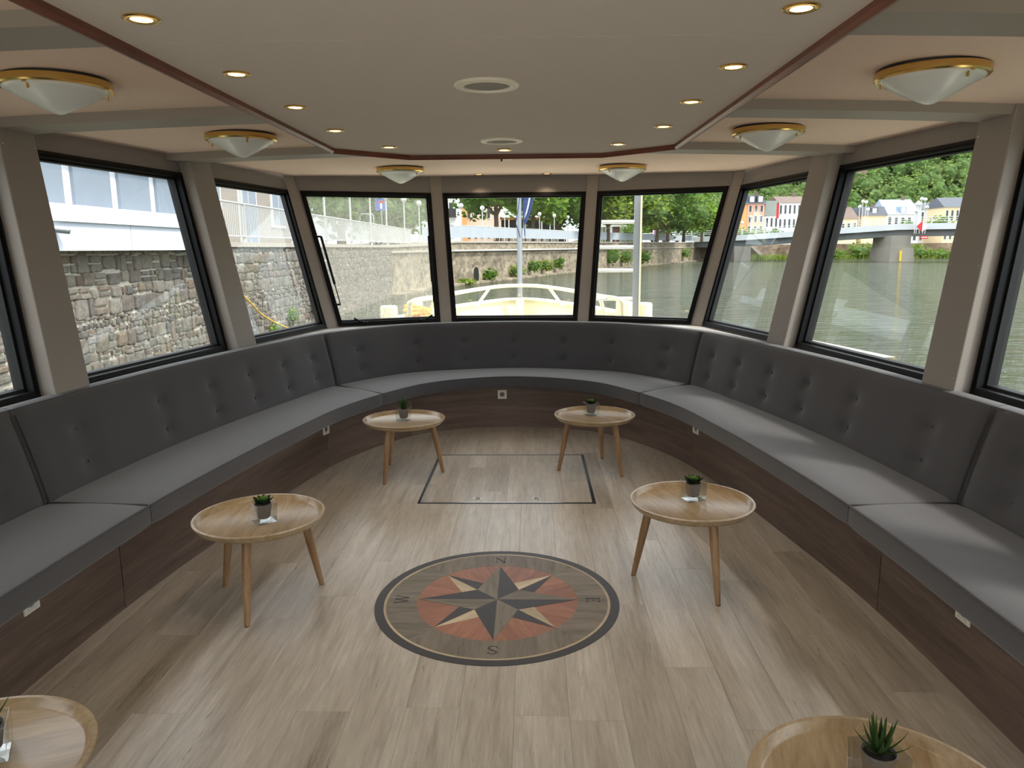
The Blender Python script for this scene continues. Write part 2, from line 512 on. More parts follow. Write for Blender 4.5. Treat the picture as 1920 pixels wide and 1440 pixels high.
# walls around the openings: header, jambs, apron
def wall_facets(name, idx, label):
    mb = MB()
    for i in idx:
        a, b = INS[i]
        def slab(p0, p1, p2, p3):        # four (side, dist, z) corners -> slab of the wall's thickness
            A = [wp(i, *q, 0) for q in (p0, p1, p2, p3)]; B = [wp(i, *q, WALL_T) for q in (p0, p1, p2, p3)]
            mb.quad(*A); mb.quad(*reversed(B))
            for k in range(4):
                j = (k + 1) % 4; mb.quad(A[j], A[k], B[k], B[j])
        e = 0.0
        slab((0, e, ZT), (1, e, ZT), (1, e, 2.40), (0, e, 2.40))                       # header
        slab((0, e, Z0), (0, a, Z0), (0, a, ZT), (0, e, ZT))                           # jamb
        slab((1, b, Z0), (1, e, Z0), (1, e, ZT), (1, b, ZT))
        slab((0, e, -.02), (1, e, -.02), (1, e, Z0), (0, e, Z0))                       # apron behind the bench
    o = mb.build(name, M['wall'])
    return tag(o, label, 'wall', kind='structure')
WL = wall_facets('wall_left', range(0, 5), 'taupe panelled wall leaning outwards on the quay side')
WF = wall_facets('wall_front', range(5, 8), 'taupe panelled wall with three windows towards the bow')
WR = wall_facets('wall_right', range(8, 13), 'taupe panelled wall leaning outwards on the river side')

# ribs: a pillar box on the wall at each side corner, flat cover strips at the front corners
def screw(parent, p, n):
    q = Vector(n).to_track_quat('Z', 'Y')
    o = link('screw', SCREW, parent, p); o.rotation_mode = 'QUATERNION'; o.rotation_quaternion = q
SCREW = MB().lathe([(0, .003), (.003, .003), (.0045, 0)], 8).mesh('screw', M['steel'], True)

def pillar(k, half_w, prot, wall, z0=.86, z1=2.32, name='pillar'):
    mb = MB(); ring = []
    sgn = 1 if NODES[k].x > 0 else -1
    for z in (z0, z1):
        if k == 0: c = node_at(0, z)
        c = node_at(k, z)
        n1 = facet_n(max(k - 1, 0)); n2 = facet_n(min(k, NF - 1))
        n = (n1 + n2).normalized(); t = Vector((n.y, -n.x))
        n3, t3 = Vector((n.x, n.y, 0)), Vector((t.x, t.y, 0))
        ring.append([c + t3 * half_w + n3 * .03, c - t3 * half_w + n3 * .03, c - t3 * half_w - n3 * prot, c + t3 * half_w - n3 * prot])
    mb.hexa([ring[0][q] for q in (0, 1, 2, 3)] + [ring[1][q] for q in (0, 1, 2, 3)])
    o = mb.build(name, M['post'], wall, normals=True)
    bevel(o, .006, 2)
    for z in (.97, 1.5, 2.13):
        c = node_at(k, z)
        for e in (-1, 1):
            screw(o, c + t3 * (half_w - .022) * e - n3 * (prot + .0005), -n3)
    return o
for k in (1, 2, 3, 4): pillar(k, .125, .095, WL)
for k in (9, 10, 11, 12): pillar(k, .125, .095, WR)
for k in (5, 8): pillar(k, .055, .045, WF)
for k in (6, 7): pillar(k, .058, .018, WF)
for i in (3, 4, 5, 6, 7, 8, 9):
    n = facet_n(i); n3 = Vector((n.x, n.y, 0))
    for s, d in ((0, INS[i][0] + .02), (1, INS[i][1] + .02)):
        p = wp(i, s, d, 2.17, -.0005)
        screw((WL if i < 5 else WF if i < 8 else WR), p, -n3)

# aft wall with a wide opening to the deck added behind
mb = MB()
mb.box(-2.75, -1.5, -1.40, -1.30, 0, 2.42); mb.box(1.5, 2.75, -1.40, -1.30, 0, 2.42); mb.box(-1.5, 1.5, -1.40, -1.30, 2.12, 2.42)
tag(mb.build('wall_back', M['wall']), 'taupe aft wall with a wide open doorway behind the viewer', 'wall', kind='structure')

# ------------------------------------------------------------------ floor of single planks
floor = empty('floor')
tag(floor, 'pale oak plank floor of the boat saloon', 'floor', kind='structure')
MB().box(-2.6, 2.6, -1.4, 7.2, -.06, -.012).build('subfloor', M['rubber'], floor)
PW, PL = .192, 1.28
rng = random.Random(7)
def plank_mesh(w, l):
    b = .0008
    prof = [(-w / 2 + .0002, -l / 2 + .0002), (w / 2 - .0002, -l / 2 + .0002), (w / 2 - .0002, l / 2 - .0002), (-w / 2 + .0002, l / 2 - .0002)]
    mb = MB(); i = len(mb.v)
    for ins, z in ((0, -.012), (0, -b), (b, 0)):
        for x, y in prof: mb.vert(x - math.copysign(ins, x), y - math.copysign(ins, y), z)
    for r in (0, 4):
        for k in range(4): j = (k + 1) % 4; mb.face((r + k, r + j, r + 4 + j, r + 4 + k))
    mb.face((8, 9, 10, 11))
    return mb.mesh('plank', M['plank'])
PLANK = plank_mesh(PW, PL)
nx = 19
for c in range(nx):
    x = (c - (nx - 1) / 2) * PW
    y = -1.4 - rng.random() * PL
    while y < 6.75:
        yc = y + PL / 2
        # leave out planks that would lie wholly under the bench
        hw = 1.80 if yc < 4.2 else max(.3, 1.80 - (yc - 4.2) ** 1.55 * .22)
        if abs(x) - PW / 2 < hw + .15 and yc > -1.4: link('plank', PLANK, floor, (x, yc, 0))
        y += PL

# ------------------------------------------------------------------ deckhead
TRIM = [(-1.03, -1.3), (-1.03, 4.66), (-.625, 5.04), (.625, 5.04), (1.03, 4.66), (1.03, -1.3)]
ceil = empty('ceiling', (0, 0, 0))
tag(ceil, 'lowered taupe ceiling panel over the middle with red wood edge and peach side panels', 'ceiling', kind='structure')
seams = [-1.3, 0.35, 2.31, 3.66, 5.04]
def trim_x(y): return 1.03 if y <= 4.66 else 1.03 - (y - 4.66) / .38 * .405
for a, b in zip(seams[:-1], seams[1:]):
    g = .0015; poly = []
    ys = [a + g] + ([4.66] if a < 4.66 < b else []) + [b - g]
    right = [(trim_x(y) - .004, y) for y in ys]
    poly = right + [(-x, y) for x, y in reversed(right)]
    MB().prism(poly, 2.20, 2.235).build('ceiling_panel', M['ceil_in'], ceil)
MB().prism([(1.03, -1.3), (1.03, 4.66), (.62, 5.04), (-.62, 5.04), (-1.03, 4.66), (-1.03, -1.3)], 2.206, 2.30).build('panel_backing', M['rubber'], ceil)
# outer panels between ribs
RIB_Y = [.62, 2.28, 3.78, 5.26]
def outer_panel(outline, sub=6):
    """cambered sheet over a polygon given as two matching polylines"""
    A, B = outline
    rows = []
    for p, q in zip(A, B):
        rows.append([Vector((p[0] + (q[0] - p[0]) * t / sub, p[1] + (q[1] - p[1]) * t / sub, 0)) for t in range(sub + 1)])
    rows = [[Vector((p.x, p.y, zc(p.x, p.y))) for p in r] for r in rows]
    mb = MB(); mb.grid(rows)
    up = [[p + Vector((0, 0, .03)) for p in r] for r in rows]
    mb.grid(up, flip=True)
    n = len(rows); m = sub
    for a, b, c, d in ((rows[0], up[0], None, None), (rows[-1], up[-1], None, None)):
        for k in range(m): mb.quad(a[k], a[k + 1], b[k + 1], b[k])
    for k in range(n - 1):
        mb.quad(rows[k][0], rows[k + 1][0], up[k + 1][0], up[k][0]); mb.quad(rows[k][m], rows[k + 1][m], up[k + 1][m], up[k][m])
    return mb.build('ceiling_panel', M['ceil_out'], ceil, normals=True)
def wall_x(y, z=2.30):
    """half breadth of the wall at height z"""
    pts = [node_at(k, z) for k in range(NF // 2 + 1, NF + 1)]
    for p, q in zip(pts[:-1], pts[1:]):
        if q.y <= y <= p.y: return p.x + (q.x - p.x) * (p.y - y) / (p.y - q.y)
    return pts[-1].x if y < pts[-1].y else .5
bands = [(-1.3, 1.0), (1.0, 2.40), (2.40, 3.90), (3.90, 5.39)]
for a, b in bands:
    for s in (-1, 1):
        ys = [a + .0015 + (b - a - .003) * k / 4 for k in range(5)]
        ins = [(s * (trim_x(y) - .02 if y < 5.04 else .62), y) for y in ys]
        out = [(s * (wall_x(y) + .05), y) for y in ys]
        outer_panel((ins, out))
for s in (-1, 1):      # bow quarter panels, radial seam to the middle panel
    ys = [5.39 + .0015, 5.9, 6.4, 6.9, 7.2]
    ins = [(s * .62, 5.392), (s * .66, 6.1), (s * .70, 6.7), (s * .735, 7.3), (s * .76, 7.66)]
    out = [(s * 2.36, 5.392), (s * 2.25, 6.0), (s * 2.15, 6.6), (s * 2.05, 7.2), (s * 1.0, 7.62)]
    outer_panel((ins, out))
ys = [4.98, 5.6, 6.3, 7.0, 7.68]
ins = [(-.615 - .145 * k / 4, y) for k, y in enumerate(ys)]
outer_panel((ins, [(-x, y) for x, y in ins]))
for s in (-1, 1):      # wedge beside the chamfered corner of the lowered panel
    outer_panel(([(s * .60, 4.98), (s * .62, 5.392)], [(s * 1.03, 4.6), (s * 1.05, 5.392)]))

# transverse ribs under the deckhead
for n, y0 in enumerate(RIB_Y[1:]):
    for s in (-1, 1):
        mb = MB(); y1 = y0 + .235; K = 6
        xi = 1.0 if y0 < 5 else 0.0
        xo = wall_x(y0 + .12, 2.24) + .03
        xs = [xi + (xo - xi) * k / K for k in range(K + 1)]
        rows = []
        for x in xs:
            zt, zb = zc(x, y0) + .005, zc(x, y0) - .048
            rows.append([Vector((s * x, y0, zb)), Vector((s * x, y1, zb)), Vector((s * x, y1, zt)), Vector((s * x, y0, zt))])
        mb.grid(rows, closed_u=True, flip=(s < 0))
        mb.face([0, 1, 2, 3] if s < 0 else [3, 2, 1, 0]); e = K * 4
        mb.face([e + 3, e + 2, e + 1, e] if s < 0 else [e, e + 1, e + 2, e + 3])
        if y0 > 5 and s > 0: continue
        if y0 > 5:      # one rib right across, ahead of the lowered panel
            mb = MB(); rows = []
            for k in range(2 * K + 1):
                x = -xo + 2 * xo * k / (2 * K); zt, zb = zc(x, y0) + .005, zc(x, y0) - .048
                rows.append([Vector((x, y0, zb)), Vector((x, y1, zb)), Vector((x, y1, zt)), Vector((x, y0, zt))])
            mb.grid(rows, closed_u=True)
        o = mb.build('ceiling_beam', M['post'], normals=True)
        if y0 > 5: lab = 'taupe ceiling beam nearest the bow, running right across'
        else:
            lab = 'taupe ceiling beam on the %s side, %s' % ('quay' if s < 0 else 'river', ['at the very top of the picture', 'between the two larger dome lamps'][n])
        tag(o, lab, 'beam', kind='structure')

# red wood edge of the lowered panel
mo = empty('trim_1')
tag(mo, 'red brown wooden moulding around the lowered ceiling panel', 'trim', kind='structure')
pts = [Vector((x, y)) for x, y in TRIM]
def offset_path(P, d):
    out = []
    for k in range(len(P)):
        ns = []
        if k > 0: t = (P[k] - P[k - 1]).normalized(); ns.append(Vector((-t.y, t.x)))
        if k < len(P) - 1: t = (P[k + 1] - P[k]).normalized(); ns.append(Vector((-t.y, t.x)))
        if len(ns) == 1: out.append(P[k] + ns[0] * d)
        else: out.append(P[k] + (ns[0] + ns[1]) * (d / (1 + ns[0].dot(ns[1]))))
    return out
O1, O2, O3 = offset_path(pts, .012), offset_path(pts, -.012), offset_path(pts, .004)
for k in range(len(pts) - 1):
    mb = MB()
    prof = lambda q: [Vector((O2[q].x, O2[q].y, 2.203)), Vector((O2[q].x, O2[q].y, 2.182)), Vector((pts[q].x, pts[q].y, 2.170)), Vector((O1[q].x, O1[q].y, 2.172)), Vector((O1[q].x, O1[q].y, 2.31))]
    A, B = prof(k), prof(k + 1)
    mb.grid([A, B]); mb.quad(A[4], A[0], B[0], B[4]); mb.face([0, 1, 2, 3, 4]); mb.face([9, 8, 7, 6, 5])
    mb.build('moulding', M['redwood'], mo, normals=True)

# ------------------------------------------------------------------ bench round the bow
ST = [  # base foot, seat front, back foot, back top (starboard half, bow first)
    ((0, 6.63), (0, 6.50), (0, 6.985), (0, 7.08)),
    ((.457, 6.56), (.40, 6.40), (.52, 6.90), (.55, 6.995)),
    ((.84, 6.33), (.74, 6.16), (1.0, 6.69), (1.06, 6.79)),
    ((1.13, 5.90), (1.0, 5.73), (1.46, 6.10), (1.56, 6.17)),
    ((1.335, 5.40), (1.205, 5.22), (1.64, 5.52), (1.75, 5.57)),
    ((1.455, 4.85), (1.325, 4.66), (1.79, 4.90), (1.905, 4.95)),
    ((1.57, 4.10), (1.425, 4.08), (1.925, 4.20), (2.045, 4.24)),
    ((1.685, 3.20), (1.54, 3.15), (2.03, 3.18), (2.155, 3.20)),
    ((1.725, 2.20), (1.585, 2.10), (2.08, 2.10), (2.21, 2.10)),
    ((1.74, 1.0), (1.60, 1.0), (2.10, 1.0), (2.235, 1.0)),
    ((1.74, -1.0), (1.60, -1.0), (2.10, -1.0), (2.235, -1.0))]
def full(col):
    return [(-s[col][0], s[col][1], 0) for s in reversed(ST[1:])] + [(s[col][0], s[col][1], 0) for s in ST]
SUB = 12
CURVE = [catmull(full(c), SUB) for c in range(4)]
NS = len(ST) - 1
def cv(c, t):
    """curve c at station t (-NS..NS, 0 = bow middle; port negative)"""
    x = (t + NS) * SUB; i = min(int(math.floor(x)), len(CURVE[c]) - 2); f = x - i
    return CURVE[c][i].lerp(CURVE[c][i + 1], f)
ARC = [0]
for a, b in zip(CURVE[0][:-1], CURVE[0][1:]): ARC.append(ARC[-1] + (b - a).length)
def arc(t):
    x = (t + NS) * SUB; i = min(int(math.floor(x)), len(ARC) - 2); return ARC[i] + (ARC[i + 1] - ARC[i]) * (x - i)

SEAT_Z, SEAT_B = .485, .385
# base panels
bb = empty('bench_base')
tag(bb, 'curved brown oak bench base running round the saloon', 'bench base')
cuts = [-10, -8.6, -7.08, -4.1, -2.1, 2.1, 4.1, 7.08, 8.6, 10]
for a, b in zip(cuts[:-1], cuts[1:]):
    n = max(4, int((b - a) * 8)); rows = []; uv = []
    for k in range(n + 1):
        t = a + .002 + (b - a - .004) * k / n; p = cv(0, t); u = arc(t)
        tq = (cv(0, min(NS, t + .02)) - cv(0, max(-NS, t - .02))).normalized(); nn = Vector((-tq.y, tq.x, 0))     # outward
        rows.append([p + nn * .02, p, p + Vector((0, 0, .004)), p + Vector((0, 0, SEAT_B)), p + nn * .02 + Vector((0, 0, SEAT_B))])
        uv.append([(u, -.02), (u, 0), (u, .004), (u, .385), (u, .4)])
    for r in rows:
        r[0].z = .0; r[4].z = SEAT_B
    mb = MB(); mb.grid(rows, uv=uv)
    mb.build('base_panel', M['base_wood'], bb, smooth=True, angle=40, normals=True)
# carcass top that carries the cushions
mb = MB(); rows = []
for k in range(0, 2 * NS * 6 + 1):
    t = -NS + k / 6; p = cv(0, t); q = cv(3, t)
    rows.append([Vector((p.x, p.y, SEAT_B - .02)), Vector((q.x, q.y, SEAT_B - .02)), Vector((q.x, q.y, SEAT_B - .001)), Vector((p.x, p.y, SEAT_B - .001))])
mb.grid(rows, closed_u=True); mb.build('bench_top_board', M['base_wood'], bb, normals=True)

def swept(profile_at, a, b, step, name, mat, parent=None, uvs=False):
    """closed cross-sections along the stations a..b, both ends rounded in a little and closed"""
    n = max(6, int((b - a) / step)); rows = []
    for k in range(n + 1):
        rows.append(profile_at(a + (b - a) * k / n, k, n))
    mb = MB(); mb.grid(rows, closed_u=True)
    m = len(rows[0]); mb.face(list(range(m))); mb.face([n * m + m - 1 - q for q in range(m)])
    return mb.build(name, mat, parent, smooth=True, angle=50, normals=True)

SEATLAB = {-2: 'dark grey seat cushion nearest the viewer on the quay side', -1: 'long dark grey seat cushion beneath the stone wall windows',
           0: 'curved dark grey seat cushion across the bow', 1: 'long dark grey seat cushion along the river side, sunlight on it',
           2: 'dark grey seat cushion nearest the viewer on the river side'}
BACKLAB = {-2: 'buttoned dark grey back cushion cut by the left edge', -1: 'buttoned dark grey back cushion below the white building window',
           0: 'long curved buttoned back cushion below the three bow windows', 1: 'buttoned dark grey back cushion below the bridge windows',
           2: 'buttoned dark grey back cushion cut by the right edge'}
segs = {-2: (-10, -7), -1: (-7, -3), 0: (-3, 3), 1: (3, 7), 2: (7, 10)}
NROW = 6
for key, (a, b) in segs.items():
    g = .004
    a2, b2 = a + g * (1 if abs(a) > 8 else .6), b - g * (1 if abs(b) > 8 else .6)
    def seat_prof(t, k, n):
        p, q = cv(1, t), cv(2, t); d = q - p; L = d.length - .003; d.normalize()
        e = .010 if k in (0, n) else 0
        out = []; W = L - e; th = SEAT_Z - SEAT_B; r = .018
        low = [(r + r * math.cos(R(270 - 90 * j / 4)), r + r * math.sin(R(270 - 90 * j / 4))) for j in range(5)]     # lower front edge
        up = [(r + r * math.cos(R(180 - 90 * j / 4)), th - r + r * math.sin(R(180 - 90 * j / 4))) for j in range(5)]
        crown = [(W * f, th + .008 * math.sin(PI * f)) for f in (.2, .4, .6, .8)]
        poly = [(W, 0)] + low + up + crown + [(W, th)]
        for x, z in poly:
            zz = z if e == 0 else th / 2 + (z - th / 2) * .90
            out.append(Vector((p.x + d.x * (x + e * .5), p.y + d.y * (x + e * .5), SEAT_B + zz)))
        return out
    o = swept(seat_prof, a2, b2, .08, 'seat_cushion', M['cushion'])
    tag(o, SEATLAB[key], 'cushion', 'grey seat cushions of the bench')
    # piping along the upper front edge and the two ends
    path = [cv(1, a2 + (b2 - a2) * k / 60) for k in range(61)]
    path = [Vector((p.x, p.y, SEAT_Z - .002)) + (cv(2, a2 + (b2 - a2) * k / 60) - p).normalized() * .006 for k, p in enumerate(path)]
    MB().tube(path, .0042, 6).build('piping', M['piping'], o, smooth=True)
    for t in (a2, b2):
        p, q = cv(1, t), cv(2, t)
        MB().tube([Vector((p.x, p.y, SEAT_Z - .001)), Vector((q.x, q.y, SEAT_Z + .001))], .0035, 6).build('piping', M['piping'], o, smooth=True)
    # back cushion
    ncol = 7 if key == 0 else 6
    L = arc(b) - arc(a)
    pitch = (b - a) / ncol
    cols = [a + pitch * (c + .5) for c in range(ncol)]
    if key in (-2, 2): cols = [a + (b - a) * (c + .5) / 6 for c in range(6)]
    Z_B, Z_T, TH = .478, .895, .10
    rowf = (.62, .23)            # height fractions of the two button rows
    bpos = [(t, f) for t in cols for f in rowf]
    def back_frame(t):
        p, q = cv(2, t), cv(3, t)
        up = Vector((q.x - p.x, q.y - p.y, Z_T - Z_B)); 
        tq = (cv(2, min(NS, t + .03)) - cv(2, max(-NS, t - .03))).normalized(); out = Vector((-tq.y, tq.x, 0))
        return Vector((p.x, p.y, Z_B)), up, out, tq
    def back_prof(t, k, n):
        p, up, out, tq = back_frame(t)
        P = []
        e = 1.0 if k in (0, n) else 0.0
        for j in range(NF2 + 1):
            f = j / NF2
            d = .010 * math.sin(PI * f) ** .5 if 0 < f < 1 else 0     # gentle crown of the face
            s = 0
            for bt, bf in bpos:
                dt = abs(bt - t)
                if dt < .7:
                    P0 = cv(2, bt); ds = (P0 - p).xy.length; dz = (bf - f) * .43
                    r2 = ds * ds + dz * dz
                    s += .018 * math.exp(-r2 / .0010) + .011 * math.exp(-r2 / .007)
            P.append(p + up * f - out * (d - s - e * .012))
        topc = p + up
        for j in range(1, 6):       # rolled top edge
            an = R(180 - 180 * j / 5)
            P.append(topc + out * (TH / 2 + TH / 2 * math.cos(an)) * 1.0 + Vector((0, 0, .022 * math.sin(an))) + out * (e * -.0))
        P.append(p + out * TH)
        return P
    NF2 = 22
    o = swept(back_prof, a2, b2, .045, 'back_cushion', M['cushion'])
    tag(o, BACKLAB[key], 'cushion', 'grey back cushions of the bench')
    path = []
    for k in range(81):
        p, up, out, tq = back_frame(a2 + (b2 - a2) * k / 80); path.append(p + up + out * .012 + Vector((0, 0, .012)))
    MB().tube(path, .004, 6).build('piping', M['piping'], o, smooth=True)
    for t in (a2 + .01, b2 - .01):
        p, up, out, tq = back_frame(t)
        MB().tube([p + up * f - out * (.006 * math.sin(PI * f)) for f in (0, .25, .5, .75, .97)], .0035, 6).build('piping', M['piping'], o, smooth=True)
    for bt, bf in bpos:
        p, up, out, tq = back_frame(bt)
        c = p + up * bf + out * (.0255 - .010)
        bo = link('button', BUTTON if 'BUTTON' in globals() else None, o, c) if 'BUTTON' in globals() else None
        if bo is None:
            BUTTON = MB().lathe([(0, .005), (.006, .0045), (.010, .002), (.0115, -.004)], 12).mesh('button', M['button'], True)
            bo = link('button', BUTTON, o, c)
        bo.rotation_mode = 'QUATERNION'; bo.rotation_quaternion = (-out).to_track_quat('Z', 'Y')

# window sill between cushions and glass
def sill(name, t0, t1, idx, label):
    mb = MB(); rows = []
    n = 60
    for k in range(n + 1):
        t = t0 + (t1 - t0) * k / n
        p, q = cv(2, t), cv(3, t)
        tq = (cv(3, min(NS, t + .03)) - cv(3, max(-NS, t - .03))).normalized(); out = Vector((-tq.y, tq.x, 0))
        a = Vector((q.x, q.y, 0)) + out * .06
        # outer edge: project onto the glazed wall
        best = None
        for i in range(NF):
            A, B = node_at(i, .89, .03), node_at(i + 1, .89, .03)
            e = (B - A).xy; w = (A - a).xy; den = out.x * e.y - out.y * e.x
            if abs(den) < 1e-6: continue
            s = (w.x * e.y - w.y * e.x) / den; u = (w.x * out.y - w.y * out.x) / den
            if s > 0 and -.001 <= u <= 1.001 and (best is None or s < best): best = s
        b = a + out * (best or .1)
        rows.append([Vector((a.x, a.y, .865)), Vector((b.x, b.y, .865)), Vector((b.x, b.y, .892)), Vector((a.x, a.y, .892))])
    mb.grid(rows, closed_u=True); mb.face([0, 1, 2, 3]); mb.face([n * 4 + 3, n * 4 + 2, n * 4 + 1, n * 4])
    return tag(mb.build(name, M['sill'], normals=True), label, 'sill', kind='structure')
sill('trim_2', -10, -2.9, None, 'white window sill ledge along the quay side')
sill('trim_3', -2.9, 2.9, None, 'white window sill ledge below the bow windows')
sill('trim_4', 2.9, 10, None, 'white window sill ledge along the river side')
# ================================================================== things in the saloon
M['succ1'] = leafy('succulent_green', (58, 92, 40), (120, 156, 74), transl=.15)
M['succ2'] = leafy('succulent_dark', (30, 46, 34), (58, 78, 58), transl=.1)
M['aloe'] = leafy('aloe_green', (34, 52, 32), (78, 104, 56), transl=.1)
M['stone_pot'] = plain('grey_pot', (122, 118, 118), .8, noise=.08, nscale=120)
M['soil'] = plain('dark_soil', (38, 32, 28), .95, noise=.3, nscale=300)

# ---- round tray tables
TRAY_T, TRAY_B, TRAY_R = .412, .376, .2925
def make_table():
    t = empty('coffee_table')
    mb = MB()
    mb.lathe([(0, TRAY_B), (.262, TRAY_B), (.272, TRAY_B + .003), (.284, TRAY_B + .016), (TRAY_R, TRAY_T - .003), (TRAY_R - .002, TRAY_T), (TRAY_R - .012, TRAY_T),
              (TRAY_R - .015, TRAY_T - .003), (.266, TRAY_B + .016), (.260, TRAY_B + .013), (0, TRAY_B + .013)], 72)
    tr = mb.build('tray', M['table_wood'], t, smooth=True, angle=35, weld=True, normals=True)
    for k in range(3):
        a = 2 * PI * k / 3; d = Vector((math.cos(a), math.sin(a), 0))
        top, bot = d * .195 + Vector((0, 0, TRAY_B)), d * .268
        L = (top - bot); n = 9; pts = []; rs = []
        for j in range(n):
            f = j / (n - 1); pts.append(bot + L * f); rs.append(.0128 + .0075 * min(1, f * 1.5) if j else .0118)
        lg = MB().tube(pts, rs, 14).build('leg', M['leg_wood'], t, smooth=True, angle=50)
        MB().lathe([(0, .0), (.011, 0), (.0122, .004), (0, .004)], 12, c=tuple(bot)).build('foot_pad', M['rubber'], lg)
    return t
TABLES = [((-1.085, 3.23), -87, 'round tray table beside the compass on the quay side, rosette succulent on it'),
          ((.925, 3.43), -73, 'round tray table beside the compass on the river side, sunlight behind its leg'),
          ((-.748, 5.19), 6, 'round tray table left of the floor hatch, spiky plant on it'),
          ((.62, 5.31), -48, 'round tray table right of the floor hatch at the bow'),
          ((-1.19, 1.53), 20, 'round tray table cut by the bottom left corner'),
          ((.935, 1.465), 75, 'round tray table cut by the bottom edge, spiky plant on it')]
t0 = make_table()
for k, ((x, y), a, lab) in enumerate(TABLES):
    t = t0 if k == 0 else copy_tree(t0)
    t.location = (x, y, 0); t.rotation_euler = (0, 0, R(a))
    tag(t, lab, 'table', 'round wooden tray tables')

# ---- plants in square glass pots
def leaf_shape(mb, base, d, up, L, w, curl=.3, thick=.25, n=6, tip=1.0, mi=0):
    """fleshy pointed leaf from base along d, rising along up"""
    d, up = Vector(d).normalized(), Vector(up).normalized(); s = d.cross(up).normalized(); rows = []
    for k in range(n + 1):
        f = k / n
        c = Vector(base) + d * L * f + up * (curl * L * f * f)
        ww = w * (math.sin(PI * min(1, .18 + .82 * f)) ** .8 if tip > .5 else (1 - f) ** .75 * min(1, .55 + f * 2)) + .0004
        th = ww * thick
        rows.append([c - s * ww, c - up * th, c + s * ww, c + up * th * .35])
    mb.grid(rows, closed_u=True, mi=mi)
    m = len(mb.v); mb.face([m - 4, m - 3, m - 2, m - 1], None, mi)
def make_pot(kind, seed):
    r = random.Random(seed)
    p = empty('glass_planter')
    # square glass block with a hollow
    S, Hh, wl, bt = .049, .092, .006, .016
    mb = MB()
    def sq(h, z): return [Vector((-h, -h, z)), Vector((h, -h, z)), Vector((h, h, z)), Vector((-h, h, z))]
    rings = [sq(S * .90, .0), sq(S * .93, .004), sq(S, Hh), sq(S - wl, Hh), sq(S * .93 - wl, bt)]
    mb.grid(rings, closed_u=True); mb.face([3, 2, 1, 0]); e = 16; mb.face([e, e + 1, e + 2, e + 3])
    g = mb.build('glass_cube', M['clear'], p, normals=True); bevel(g, .002, 2)
    mb = MB(); mb.lathe([(0, bt + .001), (.024, bt + .001), (.030, bt + .008), (.0385, .080), (.0385, .084), (.036, .084), (.034, .074), (0, .074)], 28)
    q = mb.build('inner_pot', M['stone_pot'], p, smooth=True, angle=40, weld=True, normals=True)
    MB().lathe([(.0342, .0755), (.02, .078), (0, .079)], 20).build('soil', M['soil'], p, smooth=True)
    if kind == 'rosette':
        n = 30
        for k in range(n):
            a = k * 2.39996 + r.random() * .2; f = k / n           # inner to outer
            el = R(78 - 70 * f)
            d = Vector((math.cos(a) * math.cos(el), math.sin(a) * math.cos(el), math.sin(el)))
            u = Vector((-math.cos(a) * math.sin(el), -math.sin(a) * math.sin(el), math.cos(el)))
            mb = MB(); leaf_shape(mb, (0, 0, .082), d, u, (.018 + .034 * f ** .8) * 1.18, (.0055 + .0075 * f) * 1.3, curl=.25 * f, thick=.3)
            mb.build('leaf', M['succ1'] if f < .55 else M['succ2'], p, smooth=True, angle=70, normals=True)
    else:
        n = 26
        for k in range(n):
            a = k * 2.39996 + r.random() * .3; f = k / n
            el = R(82 - 62 * f + r.uniform(-5, 5))
            d = Vector((math.cos(a) * math.cos(el), math.sin(a) * math.cos(el), math.sin(el)))
            u = Vector((-math.cos(a) * math.sin(el), -math.sin(a) * math.sin(el), math.cos(el)))
            mb = MB(); leaf_shape(mb, (0, 0, .078), d, u, .070 + .026 * r.random(), .0074, curl=.12 + .2 * f, thick=.4, tip=0)
            mb.build('leaf', M['aloe'], p, smooth=True, angle=70, normals=True)
    return p
ZP = TRAY_B + .0135
pr = make_pot('rosette', 3); pa = make_pot('aloe', 5)
POTS = [('r', -1.055, 3.20, 40, 'glass cube planter with green rosette succulent on the table left of the compass'),
        ('a', -.755, 5.22, -6, 'glass cube planter with dark spiky plant on the table left of the hatch'),
        ('r', .60, 5.38, 15, 'glass cube planter with small succulent on the table right of the hatch'),
        ('r', .945, 3.50, 18, 'glass cube planter with bright succulent on the table right of the compass'),
        ('a', -1.165, 1.60, 30, 'glass cube planter cut by the left edge at the bottom'),
        ('a', .945, 1.535, 10, 'glass cube planter with spiky aloe at the bottom edge')]
first = {'r': pr, 'a': pa}; used = set()
for kind, x, y, a, lab in POTS:
    o = first[kind] if kind not in used else copy_tree(first[kind])
    used.add(kind)
    o.location = (x, y, ZP); o.rotation_euler = (0, 0, R(a))
    tag(o, lab, 'potted plant', 'succulents in glass cubes')

